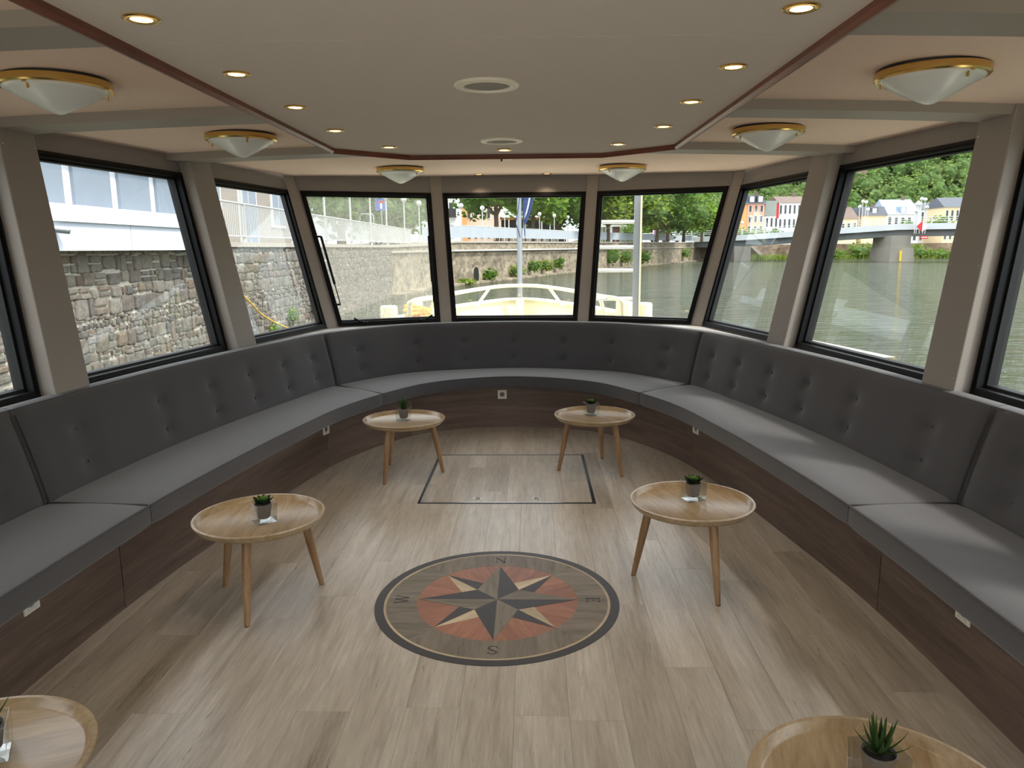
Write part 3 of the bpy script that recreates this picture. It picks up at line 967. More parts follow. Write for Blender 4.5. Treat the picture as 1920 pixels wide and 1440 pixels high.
# ---- power sockets on the bench base
def make_socket():
    s = empty('power_socket')
    S = .0405
    mb = MB()
    sq = lambda h, y: [Vector((-h, y, -h)), Vector((h, y, -h)), Vector((h, y, h)), Vector((-h, y, h))]
    mb.grid([sq(S, 0), sq(S, -.006), sq(S - .003, -.009), sq(S - .010, -.009), sq(S - .011, -.006)], closed_u=True)
    mb.build('cover_frame', M['cream_plastic'], s, normals=True)
    mb = MB(); n = 24; ins = []
    ring = lambda rr, y: [Vector((rr * math.cos(2 * PI * k / n), y, rr * math.sin(2 * PI * k / n))) for k in range(n)]
    h = S - .011
    def sqn(y):
        out = []
        for k in range(n):
            c, q = math.cos(2 * PI * k / n), math.sin(2 * PI * k / n); m = h / max(abs(c), abs(q)); out.append(Vector((c * m, y, q * m)))
        return out
    mb.grid([sqn(-.006), ring(.0215, -.006), ring(.0205, .004)], closed_u=True)
    mb.face([2 * n + k for k in range(n)])
    mb.build('insert', M['white_plastic'], s, normals=True)
    for z in (-.0095, .0095):
        MB().lathe([(0, 0), (.0028, 0), (.0028, .002)], 10).build('pin_hole', M['rubber'], s).matrix_local = Matrix.Translation((z, .0035, 0)) @ Matrix.Rotation(R(90), 4, 'X')
    MB().box(-.002, .002, -.001, .004, .0155, .0215).build('earth_clip', M['steel'], s)
    MB().box(-.002, .002, -.001, .004, -.0215, -.0155).build('earth_clip', M['steel'], s)
    return s
def base_station(y, side, x=None):
    best = min((abs((cv(0, t / 50).y - y)) if x is None else abs(cv(0, t / 50).x - x), t / 50) for t in range(-500, 501) if (t * side > 0 if x is None else abs(t) < 150))
    return best[1]
s0 = make_socket()
SOCK = [(base_station(0, 0, x=-.10), .30, 'cream wall socket in the middle of the bow bench base'), (base_station(5.33, -1), .30, 'cream socket under the quay side seat, behind the left bow table'),
        (base_station(5.32, 1), .30, 'cream socket under the river side seat, behind the right bow table'), (base_station(2.56, -1), .315, 'cream socket half hidden under the seat at the left edge'),
        (base_station(2.545, 1), .30, 'cream socket half hidden under the seat at lower right')]
for k, (t, z, lab) in enumerate(SOCK):
    s = s0 if k == 0 else copy_tree(s0)
    p = cv(0, t); tq = (cv(0, t + .03) - cv(0, t - .03)).normalized(); out = Vector((-tq.y, tq.x, 0))
    s.location = (p.x, p.y, z); s.rotation_euler = (0, 0, math.atan2(out.y, out.x) - PI / 2)
    tag(s, lab, 'socket', 'sockets in the bench base')

# ---- brass dome lamps
def make_dome():
    L = empty('dome_lamp')
    MB().lathe([(0, 0), (.196, 0), (.196, -.012), (.0, -.012)], 48).build('backplate', M['dark_metal'], L, smooth=True, angle=40, normals=True)
    mb = MB(); mb.lathe([(.186, -.010), (.204, -.010), (.207, -.016), (.206, -.036), (.200, -.042), (.186, -.042)], 64, close=True)
    mb.build('brass_ring', M['brass'], L, smooth=True, angle=35, normals=True)
    mb = MB(); mb.lathe([(.190, -.030), (.188, -.046), (.176, -.054), (.158, -.060), (.150, -.066), (.10, -.094), (.05, -.120), (.018, -.134), (0, -.137)], 64)
    mb.build('opal_shade', M['opal'], L, smooth=True, angle=60)
    for k in range(3):
        a = R(90 + 120 * k + 60); c, s = math.cos(a), math.sin(a)
        MB().tube([(c * .178, s * .178, -.045), (c * .178, s * .178, -.068)], .0055, 8).build('knob', M['brass'], L, smooth=True, angle=40)
        MB().box(-.008, .008, -.002, .002, -.050, -.034).build('clip', M['brass'], L).matrix_local = Matrix.Translation((c * .199, s * .199, 0)) @ Matrix.Rotation(a + PI / 2, 4, 'Z')
    return L
d0 = make_dome()
DOMES = [(-1.735, 3.11, 'large brass rimmed dome lamp at the top left corner'), (1.735, 3.14, 'large brass rimmed dome lamp at the top right'),
         (-1.57, 4.63, 'brass dome lamp above the wide stone wall window'), (1.56, 4.63, 'brass dome lamp above the bridge pier window'),
         (-.97, 6.70, 'small looking brass dome lamp above the dirty bow window'), (.96, 6.74, 'small looking brass dome lamp above the ladder window')]
for k, (x, y, lab) in enumerate(DOMES):
    o = d0 if k == 0 else copy_tree(d0)
    o.location = (x, y, zc(x, y) + .001); o.rotation_euler = (0, 0, R(15 * k))
    tag(o, lab, 'lamp', 'brass ceiling dome lamps')

# ---- recessed warm spotlights
def make_spot(rad=.047):
    L = empty('ceiling_spotlight')
    k = rad / .047
    mb = MB(); mb.lathe([(.047 * k, 0), (.0475 * k, -.003), (.044 * k, -.0055), (.038 * k, -.005), (.036 * k, -.003), (.036 * k, 0)], 32, close=True)
    mb.build('brass_bezel', M['brass'], L, smooth=True, angle=35, normals=True)
    mb = MB(); mb.lathe([(.035 * k, -.0045), (.032 * k, -.0055), (.028 * k, -.0040)], 32)
    mb.build('inner_ring', M['brass'], L, smooth=True)
    MB().lathe([(.0285 * k, -.0036), (.022 * k, -.0048), (.010 * k, -.0056), (0, -.0060)], 24).build('bulb_face', M['bulb'], L, smooth=True)
    return L
SPOTS = []
rows4 = [(.855, 2.07), (.85, 2.70), (.838, 3.316), (.834, 3.96)]
order = ['first', 'second', 'third', 'fourth']
for s in (-1, 1):
    for n, (x, y) in enumerate(rows4):
        SPOTS.append((s * x, y, 2.20, '%s lit spotlight of the %s row counted from the viewer' % (order[n], 'left' if s < 0 else 'right')))
SPOTS += [(-.68, 4.61, 2.20, 'lit spotlight at the left chamfered corner of the lowered ceiling'), (.68, 4.60, 2.20, 'lit spotlight at the right chamfered corner of the lowered ceiling'),
          (0, 4.80, 2.20, 'lit spotlight in the middle just behind the red moulding'),
          (-.335, 7.44, None, 'small dim spotlight above the middle bow window, left of the flagpole'), (.32, 7.45, None, 'small dim spotlight above the middle bow window, right of the flagpole')]
sp0 = make_spot()
for k, (x, y, z, lab) in enumerate(SPOTS):
    o = sp0 if k == 0 else copy_tree(sp0)
    o.location = (x, y, (z if z else zc(x, y)) - .0002)
    tag(o, lab, 'spotlight', 'warm recessed ceiling spotlights')
    if not z:
        for ch in o.children:
            if ch.name.startswith('bulb_face'):
                ch.data = ch.data.copy(); ch.data.materials[0] = M['bulb_dim']
    if z:
        ld = bpy.data.lights.get('halogen') or bpy.data.lights.new('halogen', 'SPOT')
        ld.energy = 2.0; ld.color = (1.0, .76, .50); ld.spot_size = R(110); ld.spot_blend = .8; ld.shadow_soft_size = .03
        lo = bpy.data.objects.new('halogen_light', ld); COL.objects.link(lo); lo.parent = o; lo.location = (0, 0, -.012)

# ---- round ceiling loudspeakers
def make_speaker():
    s = empty('ceiling_speaker')
    mb = MB(); mb.lathe([(.121, 0), (.122, -.004), (.117, -.009), (.104, -.010), (.1035, -.007), (.1015, -.007), (.101, -.010), (.088, -.0115), (.086, -.006), (.086, 0)], 64, close=True)
    mb.build('speaker_ring', M['cream_plastic'], s, smooth=True, angle=30, normals=True)
    MB().lathe([(.0862, -.005), (.06, -.008), (.03, -.0095), (0, -.010)], 48).build('speaker_grille', M['grille'], s, smooth=True)
    return s
k0 = make_speaker(); k0.location = (0, 2.93, 2.2); tag(k0, 'larger looking round cream ceiling loudspeaker near the top', 'loudspeaker', 'ceiling loudspeakers')
k1 = copy_tree(k0); k1.location = (0, 4.40, 2.2); tag(k1, 'round cream ceiling loudspeaker nearer the bow, ahead of the other', 'loudspeaker', 'ceiling loudspeakers')

# ---- small sensor ahead of the lowered panel
s = empty('ceiling_sensor', (-.02, 6.12, zc(0, 6.12)))
MB().lathe([(0, 0), (.040, 0), (.042, -.008), (.030, -.018), (0, -.020)], 24).build('sensor_body', M['cream_plastic'], s, smooth=True, angle=40)
MB().box(-.052, -.040, -.008, .008, -.030, 0).build('sensor_bracket', M['rubber'], s)
tag(s, 'small round cream ceiling sensor just ahead of the red moulding', 'sensor')

# ---- floor hatch
h = empty('floor_hatch', (0, 5.11, 0))
tag(h, 'square floor hatch with dark metal edging and two chrome pulls', 'hatch')
HX, HY = .557, .56
for k in range(6):
    w = (2 * HX - .02) / 6; x = -HX + .01 + w * (k + .5)
    cutf = [.35, .7, .2, .55, .82, .4][k]
    for a, b in ((0, cutf), (cutf, 1)):
        y0, y1 = -HY + .01 + (2 * HY - .02) * a, -HY + .01 + (2 * HY - .02) * b
        MB().box(-w / 2 + .0006, w / 2 - .0006, -(y1 - y0) / 2 + .0006, (y1 - y0) / 2 - .0006, -.004, .0022).build('hatch_plank', M['plank'], h, loc=(x, (y0 + y1) / 2, 0))
for x0, x1, y0, y1 in ((-HX - .012, HX + .012, -HY - .010, -HY + .002), (-HX - .012, HX + .012, HY - .002, HY + .010), (-HX - .012, -HX + .004, -HY, HY), (HX - .004, HX + .012, -HY, HY)):
    MB().box(x0, x1, y0, y1, -.004, .0030).build('edging', M['dark_metal'], h)
for x0, x1, y0, y1 in ((-HX + .004, HX - .004, -HY + .002, -HY + .009), (-HX + .004, HX - .004, HY - .009, HY - .002), (-HX + .004, -HX + .010, -HY, HY), (HX - .010, HX - .004, -HY, HY)):
    MB().box(x0, x1, y0, y1, -.004, .0034).build('edging_rim', M['steel'], h)
for x in (-.19, .19):
    pl = empty('pull_ring', (x, -.475, 0), parent=h)
    MB().box(-.026, .026, -.020, .020, 0, .0036).build('pull_plate', M['steel'], pl)
    MB().tube([(.017 * math.cos(2 * PI * k / 16), .013 * math.sin(2 * PI * k / 16), .0055) for k in range(16)], .003, 6, closed=True).build('ring', M['steel'], pl, smooth=True)

# ---- compass rose inlay
C_BLACK = plain('inlay_black', (54, 52, 54), .45, noise=.1, nscale=40)
C_CREAM = wood('inlay_cream', (226, 208, 174), (212, 192, 156), (190, 168, 132), stretch=(3, 24, 24), rough=.4)
C_GREY = wood('inlay_grey_oak', (150, 140, 124), (134, 124, 108), (108, 98, 84), stretch=(3, 26, 26), rough=.45, vary=.12)
C_ORNG = wood('inlay_padouk', (186, 128, 96), (172, 112, 82), (146, 92, 66), stretch=(3, 26, 26), rough=.4, vary=.08)
C_LET = plain('inlay_letter', (66, 52, 56), .5)
cr = empty('compass_rose', (0, 3.22, 0))
tag(cr, 'round inlaid compass rose with black rim and letters in the floor', 'floor inlay')
def piece(name, poly, mat, z=.0022, rot=0.0, thick=.004):
    """flat inlay piece; its own origin at the middle so that the grain follows its length"""
    cx = sum(p[0] for p in poly) / len(poly); cy = sum(p[1] for p in poly) / len(poly)
    ca, sa = math.cos(-rot), math.sin(-rot)
    loc = [((x - cx) * ca - (y - cy) * sa, (x - cx) * sa + (y - cy) * ca) for x, y in poly]
    ar = sum(loc[k][0] * loc[(k + 1) % len(loc)][1] - loc[(k + 1) % len(loc)][0] * loc[k][1] for k in range(len(loc)))
    if ar < 0: loc.reverse()
    o = MB().prism(loc, -thick, 0).build(name, mat, cr)
    o.location = (cx, cy, z); o.rotation_euler = (0, 0, rot)
    return o
def ring_poly(r0, r1, a0, a1, n=16):
    return [(r1 * math.cos(a0 + (a1 - a0) * k / n), r1 * math.sin(a0 + (a1 - a0) * k / n)) for k in range(n + 1)] + [(r0 * math.cos(a1 - (a1 - a0) * k / n), r0 * math.sin(a1 - (a1 - a0) * k / n)) for k in range(n + 1)]
for k in range(8):
    a = k * PI / 4
    piece('rim_segment', ring_poly(.519, .56, a, a + PI / 4), C_BLACK, .0014)
for k in range(16):
    a = k * PI / 8 + .1
    piece('cream_line_segment', ring_poly(.508, .519, a + .0008, a + PI / 8 - .0008, 8), C_CREAM, .0015, a + PI / 16 + PI / 2)
for k in range(4):
    a = k * PI / 2 + PI / 4
    piece('ring_board', ring_poly(.371, .508, a + .001, a + PI / 2 - .001), C_GREY, .0014, 0 if k % 2 else PI / 2)
for k in range(8):
    a = k * PI / 4
    pts_ = [(0, 0)] + [(.3708 * math.cos(a + PI / 4 * j / 8), .3708 * math.sin(a + PI / 4 * j / 8)) for j in range(9)]
    piece('orange_sector', pts_, C_ORNG, .0012, a + PI / 8)
V45 = .099; TIP = .37
for k in range(4):
    a = PI / 2 - k * PI / 2                           # N, E, S, W
    rot2 = lambda x, y: (x * math.cos(a) - y * math.sin(a), x * math.sin(a) + y * math.cos(a))
    tip = rot2(TIP * .985, 0); vl = rot2(V45, V45); vr = rot2(V45, -V45)
    piece('star_half', [(0, 0), tip, vl], C_GREY, .0022, a)            # anticlockwise half
    piece('star_half', [(0, 0), vr, tip], C_BLACK, .0022, a)           # clockwise half
    # small ray clockwise of this one
    t2 = rot2(.2616, -.2616); V = vr
    s1 = rot2(V45 + (TIP - V45) * .26, -V45 * (1 - .26)); s2 = rot2(V45 * (1 - .26), -(V45 + (TIP - V45) * .26))
    piece('ray_half', [V, t2, s1], C_CREAM, .0020, a - PI / 4)
    piece('ray_half', [V, s2, t2], C_BLACK, .0020, a - PI / 4)
def letter_polys(ch):
    h, t = .5, .07
    def bar(x0, y0, x1, y1, w):
        d = Vector((x1 - x0, y1 - y0)).normalized(); n = Vector((-d.y, d.x)) * (w / 2)
        return [(x0 - n.x, y0 - n.y), (x1 - n.x, y1 - n.y), (x1 + n.x, y1 + n.y), (x0 + n.x, y0 + n.y)]
    sf = lambda x, y, w=.15: [(x - w, y - .025), (x + w, y - .025), (x + w, y + .025), (x - w, y + .025)]
    if ch == 'N': return [bar(-.33, -h, -.33, h, .075), bar(.33, -h, .33, h, .075), bar(-.36, h - .02, .34, -h + .02, .19), sf(-.33, -h + .02), sf(.33, h - .02), sf(-.40, h - .02, .10)]
    if ch == 'E': return [bar(-.22, -h, -.22, h, .17), bar(-.38, h - .04, .33, h - .04, .075), bar(-.38, -h + .04, .36, -h + .04, .075), bar(-.2, .02, .16, .02, .07), bar(.31, h, .31, h - .24, .06), bar(.34, -h, .34, -h + .27, .06), bar(.15, .13, .15, -.09, .055)]
    if ch == 'W': return [bar(-.58, h, -.28, -h, .16), bar(-.28, -h, .0, h - .05, .075), bar(.0, h - .05, .28, -h, .16), bar(.28, -h, .56, h, .075), sf(-.58, h - .02), sf(0, h - .02, .13), sf(.56, h - .02)]
    if ch == 'S':
        c = catmull([(.27, .30, 0), (.20, .43, 0), (0, .48, 0), (-.21, .40, 0), (-.24, .22, 0), (-.06, .07, 0), (.14, -.04, 0), (.26, -.22, 0), (.18, -.41, 0), (-.03, -.48, 0), (-.23, -.42, 0), (-.30, -.28, 0)], 4)
        wd = lambda f: .075 + .10 * math.exp(-((f - .5) / .2) ** 2)
        out = []
        n = len(c) - 1
        L, Rr = [], []
        for k, p in enumerate(c):
            tt = (c[min(k + 1, n)] - c[max(k - 1, 0)]).normalized(); nn = Vector((-tt.y, tt.x, 0)) * wd(k / n) / 2
            L.append(p + nn); Rr.append(p - nn)
        for k in range(n): out.append([tuple(L[k].xy), tuple(L[k + 1].xy), tuple(Rr[k + 1].xy), tuple(Rr[k].xy)])
        return out + [bar(.28, .46, .28, .22, .05), bar(-.30, -.46, -.30, -.20, .05)]
for k, ch in enumerate('NESW'):
    a = PI / 2 - k * PI / 2; rr = .442; sc = .062
    rz = a - PI / 2
    mb = MB()
    for poly in letter_polys(ch):
        ar = sum(poly[q][0] * poly[(q + 1) % len(poly)][1] - poly[(q + 1) % len(poly)][0] * poly[q][1] for q in range(len(poly)))
        if ar < 0: poly = poly[::-1]
        mb.prism([(x * sc, y * sc) for x, y in poly], 0, .0004)
    o = mb.build('letter', C_LET, cr); o.location = (rr * math.cos(a), rr * math.sin(a), .0015); o.rotation_euler = (0, 0, rz)
    o['label'] = 'dark inlaid letter ' + ch

# ---- gas struts and latches on the hinged bow window
w5 = windows[5]
def on5(side, dist, z, off): return wp(5, side, dist, z, off)
for side, ins in ((0, INS[5][0]), (1, INS[5][1])):
    d = .052 if side == 0 else .058
    top = on5(side, ins + d, 1.72, -.035); bot = on5(side, ins + d, 1.10, -.035); mid = bot.lerp(top, .30)
    st = empty('gas_strut', parent=w5)
    MB().tube([mid, top], .0115, 10).build('cylinder', M['black'], st, smooth=True, angle=50)
    MB().tube([bot, mid], .005, 8).build('rod', M['black'], st, smooth=True, angle=50)
    for p in (top, bot):
        f = Vector((p.x, p.y, p.z)); q = on5(side, ins + .015, p.z, -.012)
        MB().tube([f, q], .009, 8).build('bracket', M['black'], st, smooth=True, angle=50)
for side, dist in ((0, .24), (1, .18)):
    lt = empty('window_latch', parent=w5)
    p = on5(side, INS[5][side] + dist, Z0 + .022, -.025)
    q = on5(side, INS[5][side] + dist - .10, Z0 + .070, -.034)
    MB().sphere(p, .026, 12, 8, (1, .7, .8)).build('latch_hub', M['black'], lt, smooth=True)
    MB().tube([p, p.lerp(q, .5) + Vector((0, 0, -.006)), q], .009, 8).build('latch_handle', M['black'], lt, smooth=True)

# ---- warm air grilles let into the side sills
for s, lab in ((-1, 'pale slotted air grille in the quay side sill'), (1, 'pale slotted air grille in the river side sill')):
    g = empty('sill_grille', (s * 2.245, 2.75, .893))
    g.rotation_euler = (0, 0, R(4.5 * s))
    mb = MB(); mb.box(-.03, -.026, -.5, .5, 0, .004); mb.box(.026, .03, -.5, .5, 0, .004); mb.box(-.03, .03, -.505, -.5, 0, .004); mb.box(-.03, .03, .5, .505, 0, .004)
    mb.build('grille_frame', M['sill'], g)
    MB().box(-.026, .026, -.5, .5, 0, .0006).build('grille_dark', M['rubber'], g)
    BAR = MB().box(-.026, .026, -.0035, .0035, .0006, .0045).mesh('bar', M['sill'])
    for k in range(50): link('bar', BAR, g, (0, -.49 + .02 * k, 0))
    tag(g, lab, 'grille')
# ================================================================== outside: foredeck
ZW = -1.30                                    # water level
M['cream'] = plain('cream_paint', (230, 223, 196), .35, noise=.03, nscale=5)
M['deck'] = plain('deck_paint', (232, 228, 210), .5, noise=.03, nscale=5)
M['galv'] = plain('galvanised', (176, 182, 188), .35, metal=.7)
M['yellow_rope'] = plain('yellow_rope', (236, 184, 58), .7, noise=.15, nscale=60, bump=.6, bscale=90)
M['flag'] = plain('blue_flag', (44, 66, 116), .8)
M['flag_white'] = plain('flag_white', (220, 222, 230), .8)
M['white_paint'] = plain('white_paint', (222, 224, 225), .5)
M['rail_paint'] = plain('rail_paint', (196, 198, 196), .5)

HULL = [(0, 11.35), (.42, 10.85), (.80, 10.15), (1.08, 9.45), (1.35, 8.7), (1.74, 7.9), (2.3, 7.05), (2.75, 5.6)]
hc = catmull([(-x, y, 0) for x, y in reversed(HULL[1:])] + [(x, y, 0) for x, y in HULL], 6)
fd = empty('foredeck', (0, 0, 0))
tag(fd, 'cream painted bow deck with curved bulwark ahead of the windows', 'boat deck')
poly = [(p.x, p.y) for p in hc if p.y > 7.3]
wallp = [(node_at(k, .5, .12).x, node_at(k, .5, .12).y) for k in (8, 7, 6, 5)]
poly = poly + wallp
MB().prism(poly[::-1], .30, .42).build('deck_plate', M['deck'], fd)
mb = MB(); rows = []
for k, p in enumerate(hc):
    t = (hc[min(k + 1, len(hc) - 1)] - hc[max(k - 1, 0)]).normalized(); n = Vector((-t.y, t.x, 0)); sh = .80 + .03 * (p.y - 9) / 2
    rows.append([p + n * .02 + Vector((0, 0, ZW - .4)), p + n * .16 + Vector((0, 0, sh)), p + n * .16 + Vector((0, 0, sh + .02)), p - n * .03 + Vector((0, 0, sh + .02)), p - n * .03 + Vector((0, 0, sh)), p + n * .03 + Vector((0, 0, sh - .02)), p - n * .05 + Vector((0, 0, .40))])
mb.grid(rows); mb.build('bulwark', M['cream'], fd, smooth=True, angle=40, normals=True)
# narrow unseen decks outside the side walls, added to bounce light onto the ceiling
for sg in (-1, 1):
    ks = [k for k in (range(0, 6) if sg < 0 else range(8, 14))]
    inn = [node_at(k, .48, .12) for k in ks]; out = [node_at(k, .48, .80) for k in ks]
    if sg < 0: out[-1] = Vector((-1.95, 7.6, .48))
    else: out[0] = Vector((1.95, 7.6, .48))
    mb = MB(); mb.grid([inn, out]); dn = [[p - Vector((0, 0, .06)) for p in r_] for r_ in (inn, out)]; mb.grid(dn)
    mb.build('bounce_side_deck', M['deck'], fd, normals=True)
    sk = MB(); sk.grid([[p for p in out], [Vector((p.x, p.y, ZW - .4)) for p in out]]); sk.build('hull_side', M['cream'], fd)
MB().box(-3.2, 3.2, -9, -1.45, -.05, .0).build('bounce_aft_deck', M['deck'], fd)  # unseen pale deck added behind the viewer to throw light up inside
rail = empty('bow_rail'); tag(rail, 'cream tubular bow rail curving ahead of the flagpole', 'railing')
RP = [(1.16, 7.95, .55), (1.13, 7.93, .95), (1.10, 7.98, 1.05), (.95, 8.65, 1.05), (.78, 9.45, 1.05), (.50, 10.35, 1.055), (.2, 10.95, 1.06)]
rp = catmull([(-x, y, z) for x, y, z in RP] + [(x, y, z) for x, y, z in reversed(RP)], 6)
MB().tube(rp, .026, 10).build('top_tube', M['cream'], rail, smooth=True, angle=60)
for s in (-1, 1):
    MB().tube([(s * .42, 10.5, 1.05), (s * .60, 10.45, .80)], .022, 8).build('stanchion', M['cream'], rail, smooth=True, angle=60)
    MB().tube([(s * .95, 8.65, 1.05), (s * 1.14, 8.8, .43)], .022, 8).build('stanchion', M['cream'], rail, smooth=True, angle=60)
fp = empty('flagpole', (.0, 11.1, .80)); tag(fp, 'silver flagpole standing at the tip of the bow', 'flagpole')
MB().tube([(0, 0, 0), (0, 0, 1.05)], .040, 14).build('pole', M['galv'], fp, smooth=True, angle=60)
MB().tube([(0, 0, 1.05), (0, 0, 2.9)], .034, 14).build('pole_upper', M['galv'], fp, smooth=True, angle=60)
MB().tube([(0, 0, 1.02), (0, 0, 1.08)], .045, 14).build('pole_collar', M['galv'], fp, smooth=True, angle=50)
MB().tube([(0, 0, -.35), (0, 0, .08)], .06, 14).build('pole_foot', M['cream'], fp, smooth=True, angle=50)
# limp flag
fl = empty('bow_flag', (.05, 11.1, 2.30)); tag(fl, 'blue and white flag hanging limp from the flagpole', 'flag')
rows = []; r = random.Random(4)
for a in range(17):
    f = a / 16; row = []
    wd = .16 * math.sin(PI * min(1, f * 1.15)) ** .7 + .03
    for b in range(13):
        u = b / 12
        row.append(Vector((wd * u, .035 * math.sin(u * 9 + f * 3) * (1 - .4 * f), .80 - f * (1.0 + .1 * u) + .25 * u * (1 - f) - .28 * u * f)))
    rows.append(row)
mb = MB(); mb.grid(rows)
for k, f in enumerate(mb.f): mb.mi[k] = 1 if (k // 12) < 3 or (k % 12 in (7, 8) and k // 12 > 8) else 0
o = mb.build('cloth', [M['flag'], M['flag_white']], fl, smooth=True, angle=None)
sm = o.modifiers.new('thickness', 'SOLIDIFY'); sm.thickness = .004
MB().tube([(-.05, -.05, 1.0), (-.045, -.05, .0), (-.10, -.05, -.35), (-.04, -.05, -.55)], .006, 6).build('halyard', M['flag'], fl, smooth=True)

# bollards
def make_bollard():
    b = empty('mooring_bollard')
    MB().lathe([(0, .58), (.082, .575), (.092, .565), (.095, .55), (.092, 0), (0, 0)], 28).build('post', M['cream'], b, smooth=True, angle=40, normals=True)
    for s in (-1, 1): MB().tube([(s * .09, 0, .25), (s * .145, 0, .25)], .022, 10).build('pin', M['cream'], b, smooth=True, angle=50)
    return b
b0 = make_bollard()
for k, (x, y, a, lab) in enumerate([(-1.41, 8.25, 0, 'cream mooring bollard nearer the dirty window, rope beside it'), (-1.23, 8.95, 60, 'cream mooring bollard behind the yellow rope coil'),
                                    (1.43, 8.45, 0, 'cream mooring bollard standing just right of the ladder'), (1.24, 8.7, 80, 'cream mooring bollard half hidden behind the ladder')]):
    b = b0 if k == 0 else copy_tree(b0)
    b.location = (x, y, .41); b.rotation_euler = (0, 0, R(a)); tag(b, lab, 'bollard', 'cream bollards on the bow')
# yellow rope coil
mb = MB(); pts_ = []
for k in range(150):
    a = k * .40; f = k / 150; rr = .155 + .018 * math.sin(k * .9) - .03 * f
    pts_.append((rr * math.cos(a), rr * math.sin(a) * .85, .04 + .40 * f + .012 * math.sin(a * 1.3)))
mb.tube(pts_, .021, 7)
o = mb.build('rope_coil', M['yellow_rope'], None, smooth=True, angle=None, loc=(-1.16, 8.66, .50))
tag(o, 'coil of yellow mooring rope around the bollard', 'rope')
# upright ladder on the bow
ld = empty('boarding_ladder', (1.08, 8.32, .42)); tag(ld, 'grey upright ladder with round rungs beyond the bow window', 'ladder')
for x in (-.235, .235): MB().box(x - .030, x + .030, -.022, .022, 0, 2.35).build('stile', M['galv'], ld)
MB().box(.266, .286, -.03, .03, 0, 2.35).build('stile_edge', M['cream'], ld)
for z in (.62, .93, 1.18, 1.45, 1.79): MB().tube([(-.21, 0, z), (.21, 0, z)], .021, 10).build('rung', M['white_paint'], ld, smooth=True, angle=60)

# ================================================================== river, quay wall
t = NT('river_water'); b = t.bsdf(**{'Base Color': c4((44, 52, 28)), 'Roughness': .08, 'IOR': 1.33})
tc = t.new('ShaderNodeTexCoord'); mp = t.new('ShaderNodeMapping'); mp.inputs['Scale'].default_value = (.55, 1.7, 1); t.l(tc.outputs['Object'], mp.inputs['Vector'])
n1 = t.new('ShaderNodeTexNoise', Scale=1.1, Detail=5.0, Roughness=.55, Distortion=.4); t.l(mp.outputs[0], n1.inputs['Vector'])
n2 = t.new('ShaderNodeTexNoise', Scale=.22, Detail=2.0); t.l(mp.outputs[0], n2.inputs['Vector'])
ad = t.new('ShaderNodeMath', operation='ADD'); t.l(n1.outputs['Fac'], ad.inputs[0]); t.l(n2.outputs['Fac'], ad.inputs[1])
bp = t.new('ShaderNodeBump', Strength=1.0, Distance=.45); t.l(ad.outputs[0], bp.inputs['Height']); t.l(bp.outputs[0], b.inputs['Normal'])
M['water'] = t.m
tag(MB().quad((-30, -80, ZW), (420, -80, ZW), (420, 240, ZW), (-30, 240, ZW)).build('river', M['water']), 'olive green rippled river around the boat', 'river', kind='structure')

def stone_mat(name, src):
    t = NT(name); b = t.bsdf(Roughness=.9)
    if src == 'obj': s_ = t.new('ShaderNodeObjectInfo').outputs['Random']
    else: s_ = t.new('ShaderNodeNewGeometry').outputs['Random Per Island']
    c = ramp(t, s_, [(0, (138, 134, 126)), (.2, (152, 146, 134)), (.38, (122, 118, 112)), (.55, (158, 152, 140)), (.68, (142, 128, 114)), (.8, (116, 114, 112)), (.92, (146, 134, 116)), (1, (128, 106, 96))])
    tc = t.new('ShaderNodeNewGeometry')
    n = t.new('ShaderNodeTexNoise', Scale=9.0, Detail=8.0, Roughness=.7); t.l(tc.outputs['Position'], n.inputs['Vector'])
    c = mixcol(t, .85, c, ramp(t, n.outputs['Fac'], [(.3, (150, 148, 145)), (.7, (255, 255, 255))]), 'MULTIPLY')
    t.l(c, b.inputs['Base Color'])
    bp = t.new('ShaderNodeBump', Strength=.7, Distance=.03); t.l(n.outputs['Fac'], bp.inputs['Height']); t.l(bp.outputs[0], b.inputs['Normal'])
    return t.m
M['stone_o'] = stone_mat('quay_stone', 'obj'); M['stone_i'] = stone_mat('quay_stone_rest', 'isl')
M['mortar'] = plain('mortar', (192, 186, 172), .95, noise=.25, nscale=9)
def far_stone(name, light, dark, sc=2.2):
    t = NT(name); b = t.bsdf(Roughness=.9)
    ge = t.new('ShaderNodeNewGeometry'); mp = t.new('ShaderNodeMapping'); mp.inputs['Scale'].default_value = (1, 1, 1.6); t.l(ge.outputs['Position'], mp.inputs['Vector'])
    v = t.new('ShaderNodeTexVoronoi', Scale=sc); t.l(mp.outputs[0], v.inputs['Vector'])
    n = t.new('ShaderNodeTexNoise', Scale=.5, Detail=5.0); t.l(ge.outputs['Position'], n.inputs['Vector'])
    c = ramp(t, v.outputs['Color'], [(0, dark), (1, light)])
    c = mixcol(t, .7, c, ramp(t, n.outputs['Fac'], [(.3, (170, 166, 160)), (.7, (255, 255, 255))]), 'MULTIPLY')
    t.l(c, b.inputs['Base Color'])
    return t.m
M['far_stone'] = far_stone('far_quay_stone', (186, 174, 150), (110, 100, 84))
M['bank_stone'] = far_stone('bank_wall_stone', (176, 152, 128), (112, 92, 76), 1.2)
M['coping'] = plain('coping_concrete', (176, 168, 156), .9, noise=.1, nscale=3)
M['paving'] = plain('promenade_paving', (168, 162, 150), .9, noise=.1, nscale=1)

